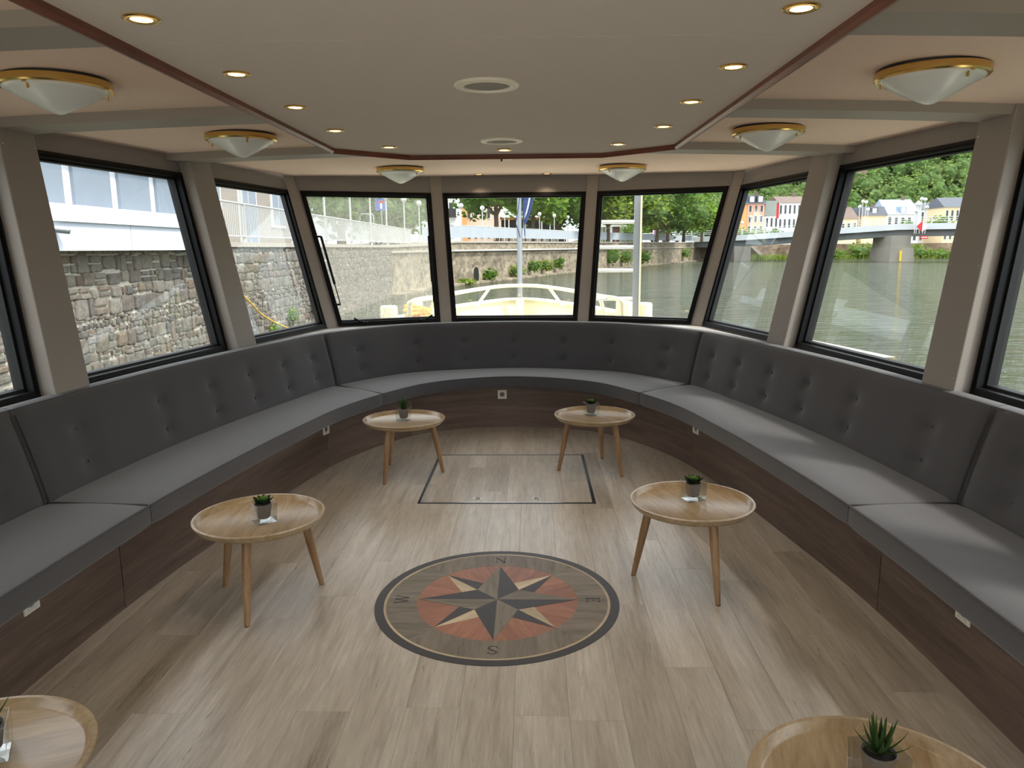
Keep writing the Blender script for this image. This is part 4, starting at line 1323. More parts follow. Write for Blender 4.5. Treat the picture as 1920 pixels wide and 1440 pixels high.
# line of the quay: (x, y, top z)
QL = [(-8.4, -20, 1.80), (-8.4, 46, 1.84), (-7.7, 56, 1.95), (-5.9, 61, 2.20), (5.5, 92, 2.30), (31, 150, 2.45), (38, 165, 2.5)]
def quay_hit(px):
    """point of the quay line in the direction of picture column px (at about eye height)"""
    d = _R * ((px - 960) / F_PX) - _U * ((462 - 720) / F_PX) + _fw
    for (x0, y0, z0), (x1, y1, z1) in zip(QL[:-1], QL[1:]):
        ex, ey = x1 - x0, y1 - y0; den = d.x * ey - d.y * ex
        if abs(den) < 1e-9: continue
        wx, wy = x0 - CAM.x, y0 - CAM.y
        s = (wx * ey - wy * ex) / den; u = (wx * d.y - wy * d.x) / den
        if s > 0 and 0 <= u <= 1: return Vector((x0 + ex * u, y0 + ey * u, z0 + (z1 - z0) * u)), Vector((ex, ey, 0)).normalized()
    return None
qw = empty('quay_wall'); tag(qw, 'old rubble stone quay wall beside the boat', 'stone wall')
MB().box(-9.6, -8.43, -20, 46, ZW - .5, 1.70).build('wall_core', M['mortar'], qw)
MB().box(-9.25, -8.31, -20, 46.02, 1.70, 1.84).build('coping', M['coping'], qw)
# far stretch
mb = MB(); cp = MB()
for (x0, y0, z0), (x1, y1, z1) in zip(QL[1:-1], QL[2:]):
    d = Vector((x1 - x0, y1 - y0, 0)).normalized(); n = Vector((d.y, -d.x, 0))       # towards the river
    a, c = Vector((x0, y0, 0)), Vector((x1, y1, 0))
    def hx(m_, n0, n1, za0, za1, zb0, zb1):
        P = [a + n * n1, c + n * n1, c - n * n0, a - n * n0]
        m_.hexa([Vector((P[0].x, P[0].y, zb0)), Vector((P[1].x, P[1].y, zb1)), Vector((P[2].x, P[2].y, zb1)), Vector((P[3].x, P[3].y, zb0)), Vector((P[0].x, P[0].y, za0)), Vector((P[1].x, P[1].y, za1)), Vector((P[2].x, P[2].y, za1)), Vector((P[3].x, P[3].y, za0))])
    hx(mb, 1.0, 0, z0 - .14, z1 - .14, ZW - .5, ZW - .5)
    hx(cp, 1.1, .1, z0, z1, z0 - .14, z1 - .14)
    hx(cp, 0, .12, 1.50, 1.50, 1.36, 1.36)
    hx(mb, .2, .8, ZW + .16, ZW + .16, ZW - .5, ZW - .5)
mb.build('far_wall', M['far_stone'], qw, normals=True); cp.build('far_coping', M['coping'], qw, normals=True)
# single stones: irregular blocks proud of the mortar
rng = random.Random(21)
SHAPES = []
for k in range(14):
    mb = MB(); r = random.Random(100 + k)
    out = []; J = lambda q: r.uniform(-q, q)
    for cx_, cz_ in ((-.5, -.5), (.5, -.5), (.5, .5), (-.5, .5)):        # rough rectangle: a cut corner and a mid point on each side
        cu = r.uniform(.03, .13)
        if cx_ * cz_ > 0: c2 = ((cx_ * (1 + J(.05)), cz_ * (1 - cu * 2)), (cx_ * (1 - cu * 2), cz_ * (1 + J(.05))))
        else: c2 = ((cx_ * (1 - cu * 2), cz_ * (1 + J(.05))), (cx_ * (1 + J(.05)), cz_ * (1 - cu * 2)))
        out += list(c2)
    out = sorted(out, key=lambda q: math.atan2(q[1], q[0])); n = len(out)
    for (sc, x) in ((1.0, -.6), (1.0, .30), (.90, .72), (.55, .78 + .16 * r.random())):
        for (y, z) in out: mb.vert(x * 1.0 + (.12 * r.uniform(-1, 1) if x > .3 else 0), y * sc, z * sc)
    for q in range(3):
        for j in range(n):
            j2 = (j + 1) % n; mb.face((q * n + j, q * n + j2, q * n + n + j2, q * n + n + j))
    mb.face([3 * n + j for j in range(n)])
    SHAPES.append(mb)
SM = [s.mesh('stone', M['stone_o'], True, 30) for s in SHAPES]
stones = []
z = ZW - .1
while z < 1.70:
    h = rng.choice((.10, .14, .18, .22, .28, .34)) * rng.uniform(.9, 1.1); h = min(h, 1.70 - z + .02)
    y = 6.0 + rng.random() * .3
    while y < 46:
        w = max(.13, rng.uniform(.6, 2.1) * min(h, .26))
        if rng.random() < .28 and h > .17:
            stones.append((y + w / 2, z + h * .26, w * .96, h * .48)); stones.append((y + w / 2, z + h * .76, w * .9, h * .48))
        else: stones.append((y + w / 2, z + h / 2 + rng.uniform(-.03, .03), w, h * rng.uniform(.82, 1.14)))
        y += w
    z += h
def seen(s):
    y = s[0]
    px = 996 - 1401 * 8.45 / y; py = 471 + (1.6 - s[1]) * 1401 / y
    ok = (px < 60 and py > 590 + 1.9 * px) or (110 < px < 408 and 470 < py < 715 and px > 170 - (700 - py) * .24) or (425 < px < 605 and 455 < py < 640)
    if px < -20: ok = False
    return ok
def size_px(s): return s[2] * 1401 * 8.45 / s[0] ** 2 * s[3] * 1401 / s[0]
vis = sorted([s for s in stones if seen(s)], key=size_px, reverse=True)
single = set(id(s) for s in vis[:300])
rest = MB()
for s in stones:
    y, zz, w, h = s; k = rng.randrange(14); dep = rng.uniform(.03, .065); j = rng.choice((.02, .032, .05)); xs = -8.41
    if id(s) in single:
        o = link('stone', SM[k], qw, (xs, y, zz)); o.scale = (dep, w - j, h - j)
    else:
        i0 = len(rest.v)
        for v in SHAPES[k].v: rest.v.append((xs + v[0] * dep, y + v[1] * (w - j), zz + v[2] * (h - j)))
        for f in SHAPES[k].f: rest.face([i0 + q for q in f])
o = rest.build('stones', M['stone_i'], qw, smooth=True, angle=30); o['kind'] = 'stuff'
# black block as a drain's shaded hollow in the far wall, white pipe along it
p, d = quay_hit(892); n = Vector((d.y, -d.x, 0))
mb = MB(); arch = [(-.5, ZW + .1), (.5, ZW + .1)] + [(.5 * math.cos(R(a)), .15 + ZW + .75 + .45 * math.sin(R(a))) for a in range(0, 181, 20)]
A = [Vector((p.x, p.y, 0)) + d * u + Vector((0, 0, zz)) + n * .03 for u, zz in arch]; B = [q - n * .5 for q in A]
mb.v = [tuple(q) for q in A + B]; m_ = len(A); mb.face(list(range(m_)));
for k in range(m_): mb.face((k, (k + 1) % m_, m_ + (k + 1) % m_, m_ + k))
mb.build('drain_mouth', M['rubber'], qw, normals=True)
pts_ = []
for px in range(846, 1185, 20):
    q, d = quay_hit(px); n = Vector((d.y, -d.x, 0)); pts_.append(Vector((q.x, q.y, 1.43)) + n * .28)
tag(MB().tube(pts_, .07, 8).build('wall_pipe', M['white_paint'], None, smooth=True, angle=60), 'long white pipe along the far quay wall', 'pipe')
# promenade behind the wall
mb = MB(); rows = []
for x, y, z in QL: rows.append([Vector((x - .3, y, z - .02)), Vector((x - 60 + y * .12, y + (40 if y > 50 else 0), z))])
mb.grid(rows, flip=True)
tag(mb.build('promenade', M['paving'], normals=False), 'pale paved promenade on top of the quay', 'pavement', kind='structure')

# ---- white railing of the near quay with lamp posts
M['globe'] = plain('white_globe', (236, 238, 234), .3)
rl = empty('quay_railing'); tag(rl, 'white baluster railing on top of the stone quay wall', 'railing')
BAL = MB().tube([(0, 0, 0), (0, 0, .93)], .014, 6).mesh('baluster', M['rail_paint'])
POST = MB().box(-.03, .03, -.03, .03, -.2, 1.0).mesh('post', M['rail_paint'])
y0s = [18.2 + 4.6 * k for k in range(8)]
for k, y in enumerate(y0s):
    ye = min(y + 4.6, 46 if k > 5 else 99)
    z0 = 1.84
    MB().tube([(-8.45, y, z0 + 1.13), (-8.45, y + 4.6, z0 + 1.13)], .028, 8).build('top_rail', M['rail_paint'], rl)
    MB().tube([(-8.45, y, z0 + .17), (-8.45, y + 4.6, z0 + .17)], .022, 8).build('bottom_rail', M['rail_paint'], rl)
    n = 33
    for j in range(1, n): link('baluster', BAL, rl, (-8.45, y + 4.6 * j / n, z0 + .18))
    link('post', POST, rl, (-8.45, y, z0 + .15))
def make_lamp():
    L = empty('street_lamp')
    MB().tube([(0, 0, 0), (0, 0, 2.62)], .045, 10).build('pole', M['rail_paint'], L, smooth=True, angle=60)
    MB().lathe([(.05, 2.60), (.11, 2.66), (.11, 2.70), (.05, 2.72)], 14).build('collar', M['rail_paint'], L, smooth=True, angle=50)
    MB().sphere((0, 0, 2.88), .20, 16, 10).build('globe', M['globe'], L, smooth=True, angle=None)
    return L
lp0 = make_lamp(); LAMPS = []
nth = ['first', 'second', 'third', 'fourth', 'fifth', 'sixth', 'seventh', 'eighth']
for k in range(8):
    y = 22.8 + 4.6 * k; x = -8.5 if y < 46 else -8.5 + (y - 46) * .07
    LAMPS.append((x, y, 1.84 if y < 47 else 1.95, '%s globe lamp post along the near quay railing, counted from the boat' % nth[k]))
names = ['left of the orange building front', 'before the pale arched windows', 'just left of the flagpole', 'just right of the flagpole flag', 'third right of the flagpole', 'before the forked tree trunk', 'at the right frame of the middle window',
         'just right of the ladder, under the trees', 'left of the pink van', 'right of the pink van', 'furthest right under the trees']
for px, nm in zip((876, 915, 956, 991, 1020, 1047, 1072, 1209, 1231.5, 1252.6, 1270), names):
    q, d = quay_hit(px); n = Vector((d.y, -d.x, 0)); LAMPS.append((q.x - n.x * .5, q.y - n.y * .5, q.z, 'white globe lamp post on the far quay, ' + nm))
for k, (x, y, z, lab) in enumerate(LAMPS):
    o = lp0 if k == 0 else copy_tree(lp0)
    o.location = (x, y, z); tag(o, lab, 'street lamp', 'globe street lamps')
# far railing with pale mesh panels
M['mesh_panel'] = plain('pale_mesh_panel', (172, 180, 188), .7, noise=.1, nscale=2)
fr = empty('far_quay_railing'); tag(fr, 'pale panelled railing on top of the far quay wall', 'railing')
P = [Vector((-7.8, 56, 1.95))]
while True:
    tgt = None
    for (x0, y0, z0), (x1, y1, z1) in zip(QL[2:-1], QL[3:]):
        if P[-1].y < y1 - .5:
            L = math.hypot(x1 - x0, y1 - y0); d = Vector((x1 - x0, y1 - y0, z1 - z0)) / L; tgt = d; break
    if tgt is None or len(P) > 48: break
    P.append(P[-1] + tgt * 2.3)
for a, c in zip(P[:-1], P[1:]):
    e = c - a
    mb = MB(); mb.obox((a + c) / 2 + Vector((0, 0, .68)), e / 2 * .97, Vector((-e.y, e.x, 0)).normalized() * .012, Vector((0, 0, .46)))
    mb.build('railing_panel', M['mesh_panel'], fr)
    MB().tube([a + Vector((0, 0, 0)), a + Vector((0, 0, 1.2))], .035, 6).build('post', M['rail_paint'], fr)
    MB().tube([a + Vector((0, 0, 1.18)), c + Vector((0, 0, 1.18))], .03, 6).build('top_rail', M['rail_paint'], fr)

# ---- white building that overhangs the quay
M['wb'] = plain('white_render', (232, 234, 238), .8, noise=.02, nscale=2)
M['wb2'] = plain('blueish_fascia', (214, 222, 234), .6)
M['shutter'] = plain('grey_blue_shutter', (136, 147, 160), .6, noise=.06, nscale=3)
wb = empty('white_building', (-8, 12, 1.62)); tag(wb, 'white building with grey blue panels overhanging the quay wall', 'building')
def wpart(name, mat, x0, x1, y0, y1, z0, z1): return MB().box(x0 + 8, x1 + 8, y0 - 12, y1 - 12, z0 - 1.62, z1 - 1.62).build(name, mat, wb)
for a, c in ((-6, 2.98), (3.0, 9.98), (10.0, 15.18), (15.2, 19.0)): wpart('fascia_panel', M['wb2'], -8.05, -7.9, a, c, 1.62, 2.12)
wpart('soffit', M['wb'], -13, -8.05, -6, 18.95, 1.86, 2.0)
wpart('soffit_edge', M['wb'], -8.5, -8.05, -6, 18.95, 1.62, 1.70)
wpart('cornice', M['wb'], -8.4, -7.84, -6, 19.04, 2.12, 2.20)
wpart('wall', M['wb'], -14, -8.35, -6, 19.0, 2.20, 4.2)
wpart('eaves', M['wb2'], -14, -8.0, -6, 19.2, 3.55, 3.75)
y = 1.5
while y < 18.5:
    f = wpart('shutter_panel', M['shutter'], -8.36, -8.28, y, y + 1.24, 2.44, 3.50)
    MB().box(-.36, -.27, y - 12 - .05, y + 1.24 - 12 + .05, 2.39 - 1.62, 2.46 - 1.62).build('panel_ledge', M['wb2'], wb)
    y += 1.57
fl = empty('wall_floodlight', (-7.80, 12.75, 1.98)); tag(fl, 'grey tubular lamp sticking out below the white building', 'floodlight')
MB().tube([(-.25, -.25, .03), (.10, .06, -.02)], [.06, .065], 14).build('housing', M['galv'], fl, smooth=True, angle=50)
MB().tube([(.101, .061, -.02), (.104, .064, -.0204)], .055, 14).build('lens', M['dark_metal'], fl)

# ---- grey house behind the near railing
M['beige_render'] = plain('beige_render', (146, 140, 132), .85, noise=.05, nscale=1)
M['pane_dark'] = plain('dark_window', (70, 76, 82), .15)
M['frame_white'] = plain('window_frame_white', (226, 226, 222), .5)
gb = empty('grey_house', (-13, 30, 1.84)); tag(gb, 'beige rendered house with tall door behind the white railing', 'building')
MB().box(-8, 0, -14, 13, 0, 7).build('wall', M['beige_render'], gb)
for a, c, z0, z1 in ((-3.2, -1.0, .0, 2.9), (-.2, 2.2, .0, 2.9), (4.2, 6.4, .0, 2.8), (8.5, 10.6, .9, 3.0), (-9, -7, .9, 3.0)):
    f = MB().box(0, .08, a, c, z0, z1).build('window', M['frame_white'], gb)
    MB().box(.081, .09, a + .12, (a + c) / 2 - .04, z0 + .12, z1 - .12).build('pane', M['shutter'], f); MB().box(.081, .09, (a + c) / 2 + .04, c - .12, z0 + .12, z1 - .12).build('pane', M['shutter'], f)
MB().box(.0, .1, -3.7, -3.3, 0, 6).build('downpipe', M['dark_metal'], gb)

# ---- yellow hose on the near wall
hp = catmull([(-8.22, 21.2, .55), (-8.20, 22.3, 0), (-8.20, 23.1, -.39), (-8.2, 24.4, -.78), (-8.2, 26, -1.13), (-8.2, 28, -1.33)], 8)
tag(MB().tube(hp, .024, 8).build('yellow_hose', M['yellow_rope'], None, smooth=True, angle=60), 'thin yellow hose hanging down the stone quay wall', 'hose')

# ================================================================== trees and shrubs
M['leaf_a'] = leafy('leaves_mid_green', (70, 106, 36), (134, 164, 70))
M['leaf_b'] = leafy('leaves_deep_green', (52, 84, 34), (102, 136, 60))
M['leaf_c'] = leafy('leaves_yellow_green', (96, 124, 44), (164, 180, 88))
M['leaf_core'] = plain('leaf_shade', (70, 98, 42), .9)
M['bark'] = plain('bark', (84, 72, 60), .95, noise=.25, nscale=4)
def leaf_cloud(mb, r, c, rad, n, size, mi=0):
    for _ in range(n):
        while True:
            v = Vector((r.uniform(-1, 1), r.uniform(-1, 1), r.uniform(-1, 1)))
            if .01 < v.length < 1: break
        v = v.normalized() * (r.random() ** .35)
        p = Vector((c[0] + v.x * rad[0], c[1] + v.y * rad[1], c[2] + v.z * rad[2]))
        a = Vector((r.uniform(-1, 1), r.uniform(-1, 1), r.uniform(-.5, .5))).normalized(); b = a.cross(Vector((r.uniform(-1, 1), r.uniform(-1, 1), r.uniform(-1, 1)))).normalized()
        s = size * r.uniform(.6, 1.3)
        mb.quad(p - a * s, p - b * s * .55, p + a * s, p + b * s * .55, None, mi)
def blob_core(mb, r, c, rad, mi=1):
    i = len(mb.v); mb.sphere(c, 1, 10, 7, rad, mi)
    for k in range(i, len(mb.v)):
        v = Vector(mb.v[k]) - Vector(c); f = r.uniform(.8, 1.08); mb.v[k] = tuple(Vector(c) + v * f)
def tree(px, Y, base_z, trunk_h, rad, mat, label, seed, n=1500, tr=.28, lean=0.0, size=.34, cat='tree'):
    r = random.Random(seed); p = at(px, 440, Y)
    t = empty('tree', (p.x, p.y, base_z)); tag(t, label, cat, 'trees on the quay')
    top = trunk_h + rad[2] * .6
    pts_ = [(0, 0, 0), (lean * .3, 0, trunk_h * .5), (lean, 0, trunk_h), (lean * 1.1, .1, top)]
    MB().tube(pts_, [tr * 1.2, tr, tr * .85, tr * .3], 10).build('trunk', M['bark'], t, smooth=True, angle=60)
    br = MB()
    for k in range(5):
        a = r.uniform(0, 2 * PI); br.tube([(lean, 0, trunk_h * .85), (lean + math.cos(a) * rad[0] * .3, math.sin(a) * rad[1] * .3, trunk_h + rad[2] * .35), (lean + math.cos(a) * rad[0] * .6, math.sin(a) * rad[1] * .6, trunk_h + rad[2] * .7)], [tr * .5, tr * .3, tr * .1], 6)
    br.build('branches', M['bark'], t, smooth=True, angle=60)
    mb = MB(); c0 = (lean, 0, trunk_h + rad[2] * .80)
    lobes = [(c0, rad)]
    for k in range(9):
        a = k * 2.4 + r.random(); e = r.uniform(-.7, .8)
        q = (c0[0] + math.cos(a) * rad[0] * .62, c0[1] + math.sin(a) * rad[1] * .62, c0[2] + e * rad[2] * .7); f = r.uniform(.38, .55)
        lobes.append((q, (rad[0] * f, rad[1] * f, rad[2] * f)))
    for k, (c, rd) in enumerate(lobes):
        blob_core(mb, r, c, tuple(x * .66 for x in rd)); leaf_cloud(mb, r, c, tuple(x * 1.04 for x in rd), n // 10, size)
    mb.build('crown', [mat, M['leaf_core']], t)
    return t
tree(931, 76, 2.2, 2.9, (4.6, 4.6, 4.2), M['leaf_b'], 'leafy tree with straight trunk left of the flagpole', 1, tr=.24, n=2200)
tree(1054, 95, 2.3, 1.9, (5.0, 5, 4.6), M['leaf_b'], 'broad tree with thick forked trunk right of the flagpole', 2, tr=.45, lean=-.5, n=2200)
tree(1000, 88, 2.3, 2.5, (3.6, 3.6, 3.6), M['leaf_a'], 'bright green tree crown directly behind the flagpole', 3, tr=.2, n=1800)
tree(1140, 104, 2.35, 2.2, (4.6, 4.6, 4.4), M['leaf_c'], 'yellow green tree seen between the ladder stiles', 4, n=1900)
tree(1198, 112, 2.35, 2.1, (4.6, 4.6, 4.6), M['leaf_c'], 'yellow green tree just right of the ladder', 5, n=1900)
tree(1232, 121, 2.4, 2.0, (5.0, 5, 5.2), M['leaf_b'], 'dark green tree in the middle of the ladder window', 6, n=2000)
tree(1252, 128, 2.4, 2.0, (4.6, 5, 4.6), M['leaf_b'], 'dark tree trunk right of the pink van', 7, n=1600)
tree(1282, 134, 2.4, 1.7, (5.4, 5.4, 5.8), M['leaf_a'], 'large green tree nearest the right frame of the ladder window', 8, n=2200)
tree(1316, 150, 2.45, 2.0, (3.4, 3.4, 3.4), M['leaf_a'], 'smaller green tree where the bridge meets the quay', 9, n=1200)
tree(640, 52, 1.9, 1.0, (4.4, 4.4, 3.8), M['leaf_b'], 'dark leafy tree behind the dirty window, furthest left', 10, n=1500)
tree(700, 60, 1.9, 1.0, (4.4, 4.4, 3.6), M['leaf_b'], 'dark leafy tree behind the dirty window, by the blue sign', 11, n=1500)
tree(752, 74, 2.0, 1.6, (3.0, 3.0, 3.4), M['leaf_a'], 'lighter leafy tree behind the globe lamps of the dirty window', 12, n=1200)
def shrub(pos, rad, label, seed, mat, n=140, size=.10, group='plants at the wall foot'):
    r = random.Random(seed); s = empty('shrub', pos); tag(s, label, 'shrub', group)
    mb = MB(); blob_core(mb, r, (0, 0, rad[2] * .8), tuple(x * .6 for x in rad)); leaf_cloud(mb, r, (0, 0, rad[2] * .9), rad, n, size)
    mb.build('leaves', [mat, M['leaf_core']], s)
    MB().tube([(0, 0, -.1), (0, 0, rad[2])], .02, 6).build('stem', M['bark'], s)
for k, (y, z, rx, rz, lab) in enumerate([(24.3, -1.15, .32, .22, 'small weed under the yellow hose'), (26.2, -.95, .3, .35, 'green weed on the wall left of the tall weed'), (29.0, -.95, .35, .48, 'tall green weed beside the narrow stone wall window frame'), (19.5, -1.2, .34, .2, 'weed tuft low on the stone wall in the wide window'), (12.9, -1.1, .2, .18, 'weed tuft at the left edge of the stone wall')]):
    shrub((-8.25, y, z), (.22, rx, rz), lab, 40 + k, M['leaf_c'], 110, .06)
for k, (px, z, rad, lab) in enumerate([(862, -1.25, (.9, .9, .22), 'green weeds at the foot of the drain mouth'), (908, -1.15, (.7, .5, .55), 'weed right of the drain mouth'), (958, -1.05, (1.0, .6, .6), 'weeds on the far wall foot left of the flagpole'), (992, -.8, (.9, .6, .7), 'weeds on the far wall foot right of the flagpole'), (1017, -.8, (.9, .6, .6), 'third clump of weeds right of the flagpole'), (1040, -.7, (.6, .5, .7), 'weed clump near the right frame of the middle bow window'),
                                    (1141, -.9, (1.9, 1, 1.6), 'large bush growing on the far wall between the ladder stiles'), (1142, .3, (1.0, .8, .9), 'bush high on the far wall between the ladder stiles'), (1166, -.9, (1.6, 1, 1.4), 'bush on the far wall left of the ladder pole'), (1204, -.9, (1.5, 1, 1.2), 'bush on the far wall right of the ladder pole'), (1280, -.5, (1.3, 1, 1.1), 'lone bush on the far wall near the window corner')]):
    q, d = quay_hit(px); n = Vector((d.y, -d.x, 0)); shrub(tuple(Vector((q.x, q.y, z)) + n * .55), rad, lab, 60 + k, M['leaf_a'] if k % 2 else M['leaf_c'], 170, .17)

# ================================================================== town behind the far quay
M['orange'] = plain('orange_render', (214, 160, 104), .85, noise=.04, nscale=.6)
M['pale_pink'] = plain('pale_pink_render', (232, 208, 190), .85, noise=.04, nscale=.6)
M['slate'] = plain('slate_roof', (84, 90, 100), .7, noise=.1, nscale=1.5)
M['brown_roof'] = plain('brown_tile_roof', (112, 96, 88), .8, noise=.1, nscale=1.5)
M['pink'] = plain('salmon_render', (226, 164, 138), .85, noise=.04, nscale=.6)
M['green_grey'] = plain('green_grey_slate', (124, 134, 128), .8, noise=.08, nscale=1)
M['cream_render'] = plain('cream_render', (224, 206, 168), .85, noise=.04, nscale=.6)
M['pale_blue'] = plain('pale_blue_roof', (150, 166, 186), .7, noise=.06, nscale=1)
M['house_white'] = plain('white_house_render', (226, 228, 230), .85)
def house(px0, px1, Y, py_eave, py_ridge, base_z, wall_m, roof_m, label, cols, rows, name='house', depth=9, roof='gable', wz=None, dormers=0, win_mat=None, arch=False, side_m=None):
    a, b = at(px0, py_eave, Y), at(px1, py_eave, Y); zr = at((px0 + px1) / 2, py_ridge, Y + (depth / 2 if roof == 'gable' else 0)).z
    W = b.x - a.x; H = (a.z + b.z) / 2 - base_z
    h = empty(name, (a.x, Y, base_z)); tag(h, label, 'building', 'buildings across the water')
    MB().box(0, W, 0, depth, 0, H).build('wall', wall_m, h)
    if side_m: MB().box(-.06, 0, .02, depth, 0, H).build('side_wall', side_m, h)
    RH = zr - base_z
    mb = MB(); o = .3
    if roof == 'gable':
        P = [(-o, -o, H), (W + o, -o, H), (W + o, depth + o, H), (-o, depth + o, H), (-o + W * .04, depth / 2, RH), (W + o - W * .04, depth / 2, RH)]
    else:       # mansard
        P = None
    if P:
        mb.v = P; mb.f = [(0, 1, 5, 4), (2, 3, 4, 5), (1, 2, 5), (3, 0, 4), (3, 2, 1, 0)]; mb.uv = [None] * 5; mb.mi = [0] * 5
    else:
        mb.hexa([(-o, -o, H), (W + o, -o, H), (W + o, depth, H), (-o, depth, H), (.3, .9, RH), (W - .3, .9, RH), (W - .3, depth - 1, RH), (.3, depth - 1, RH)])
    rf = mb.build('roof', roof_m, h, normals=True)
    MB().box(W * .7, W * .7 + .7, depth / 2 - .3, depth / 2 + .3, RH - 1.0, RH + .9).build('chimney', M['brown_roof'], rf)
    for k in range(dormers):
        x = W * (k + .5) / dormers
        dm = MB().box(x - .8, x + .8, .1, depth * .4, H + .2, min(RH - .2, H + 1.9)).build('dormer', roof_m, h)
        MB().box(x - .5, x + .5, .04, .1, H + .4, min(RH - .3, H + 1.7)).build('dormer_window', M['frame_white'], dm)
    if cols:
        ww = W / cols * .42; fh = H / rows
        for c in range(cols):
            for r_ in range(rows):
                x = W * (c + .5) / cols; z0 = fh * r_ + fh * .22; z1 = fh * r_ + fh * .82
                f = MB().box(x - ww / 2 - .08, x + ww / 2 + .08, -.05, 0, z0 - .08, z1 + .08).build('window', M['frame_white'], h)
                mb = MB()
                if arch: mb.box(x - ww / 2, x + ww / 2, -.07, -.045, z0, z1 - ww / 2)
                else: mb.box(x - ww / 2, x + ww / 2, -.07, -.045, z0, z1)
                if arch:
                    i = len(mb.v); ptsA = [(x + ww / 2 * math.cos(R(q)), -.07, z1 - ww / 2 + ww / 2 * math.sin(R(q))) for q in range(0, 181, 30)]
                    mb.v += ptsA; mb.face([i + q for q in range(len(ptsA))])
                mb.build('pane', M['pane_dark'], f)
    return h
house(872, 934, 100, 340, 310, 2.3, M['pale_pink'], M['slate'], 'pale pink building with tall arched windows behind the leafy tree', 5, 3, depth=12, arch=True, side_m=None)
house(854, 871.5, 98, 336, 300, 2.3, M['orange'], M['slate'], 'narrow orange building side behind the first far lamp', 0, 1, depth=12)
h = house(836, 853, 90, 330, 310, 2.2, M['house_white'], M['slate'], 'pale house with dark balcony and lime awning at the window frame', 1, 3, depth=8)
MB().box(.0, 1.2, -1.0, 0, 3.0, 3.1).build('balcony_floor', M['dark_metal'], h); MB().box(0, 1.2, -1.0, -.95, 3.1, 4.0).build('balcony_rail', M['dark_metal'], h)
mb = MB(); mb.hexa([(0, -1.4, 5.4), (1.2, -1.4, 5.4), (1.2, 0, 6.0), (0, 0, 6.0), (0, -1.4, 5.45), (1.2, -1.4, 5.45), (1.2, 0, 6.05), (0, 0, 6.05)]); mb.build('awning', plain('lime_awning', (196, 214, 90), .7), h)
# pavilion cafe
pv = empty('cafe_pavilion', (at(938, 440, 104).x, 104, 2.3)); tag(pv, 'low pavilion with red brown roof and pale posts behind the flagpole', 'building')
MB().box(0, 8, 0, 5, 3.1, 3.4).build('roof', plain('red_roof', (150, 84, 64), .8), pv); MB().box(0, 8, 3, 5, 0, 3.1).build('back_wall', M['pane_dark'], pv); MB().box(0, 8, -.05, .05, 0, .9).build('counter', M['beige_render'], pv)
for k in range(8): MB().box(k * 1.12, k * 1.12 + .14, -.05, .09, 0, 3.1).build('post', M['frame_white'], pv)
# kiosk between the ladder stiles
kq = empty('bus_shelter', (at(1126, 440, 125).x, 125, 2.4)); tag(kq, 'white and dark brown shelter seen between the ladder stiles', 'shelter')
MB().box(-.6, 4.2, -.3, 2.2, 2.5, 2.75).build('roof', M['frame_white'], kq); MB().box(.9, 1.9, 0, .2, .0, 2.5).build('white_panel', M['house_white'], kq); MB().box(2.0, 3.1, 0, 1.8, 0, 2.5).build('brown_booth', plain('brown_panel', (84, 60, 52), .7), kq)
for x in (-.4, .5, 3.9): MB().box(x, x + .14, 0, .14, 0, 2.5).build('post', M['dark_metal'], kq)
# dead end sign
p = at(717, 440, 47); sg = empty('dead_end_sign', (p.x, p.y, 1.6)); tag(sg, 'square blue dead end road sign with white T behind the dirty window', 'road sign')
MB().tube([(0, 0, 0), (0, 0, 3.0)], .035, 8).build('pole', M['galv'], sg)
MB().box(-.36, .36, -.06, -.04, 2.35, 3.07).build('plate', plain('sign_blue', (58, 96, 178), .4), sg)
MB().box(-.06, .06, -.075, -.06, 2.45, 2.86).build('white_bar', M['white_paint'], sg); MB().box(-.20, .20, -.075, -.06, 2.80, 2.92).build('red_bar', plain('sign_red', (200, 50, 50), .4), sg)
p = at(689, 440, 45); gt = empty('metal_gate_frame', (p.x, p.y, 1.9)); tag(gt, 'pale rounded metal frame left of the blue road sign', 'gate frame')
MB().tube([(-.4, 0, 0), (-.4, 0, 1.65), (-.3, 0, 1.76), (.3, 0, 1.76), (.4, 0, 1.65), (.4, 0, 0)], .03, 8).build('bent_tube', M['galv'], gt, smooth=True, angle=60)
# vehicles under the trees
def vehicle(px, Y, col, label, van, L, Hh, name):
    p = at(px, 440, Y); v = empty(name, (p.x, Y, 2.45)); tag(v, label, 'van' if van else 'car', 'vehicles parked under the trees')
    m = plain(name + '_paint', col, .3)
    prof = [(-L / 2, .35), (L / 2, .35), (L / 2, Hh * .55), (L / 2 - .25, Hh * .62), (L * .28, Hh), (-L / 2 + .1, Hh), (-L / 2, Hh * .6)] if van else [(-L / 2, .35), (L / 2, .35), (L / 2, .75), (L * .26, .9), (L * .12, Hh), (-L * .28, Hh), (-L * .42, .95), (-L / 2, .9)]
    mb = MB(); n = len(prof); mb.v = [(x, -.85, z) for x, z in prof] + [(x, .85, z) for x, z in prof]
    mb.face(list(range(n))); mb.face([2 * n - 1 - k for k in range(n)])
    for k in range(n): mb.face((k, n + k, n + (k + 1) % n, (k + 1) % n))
    mb.build('body', m, v, normals=True)
    MB().box(-L * .26, L * .14, -.87, -.85, Hh * .62, Hh * .9).build('side_window', M['pane_dark'], v)
    for x in (-L * .3, L * .3):
        for y in (-.84, .66):
            w = MB().lathe([(0, 0), (.33, 0), (.33, .18), (0, .18)], 16).build('wheel', M['rubber'], v); w.matrix_local = Matrix.Translation((x, y + .18, .33)) @ Matrix.Rotation(R(90), 4, 'X')
vehicle(1241, 140, (214, 150, 200), 'pink van parked between the dark tree trunks', True, 3.2, 2.3, 'parked_van')
vehicle(1212, 136, (206, 220, 232), 'pale blue car parked under the trees right of the ladder', False, 4.0, 1.45, 'parked_car')
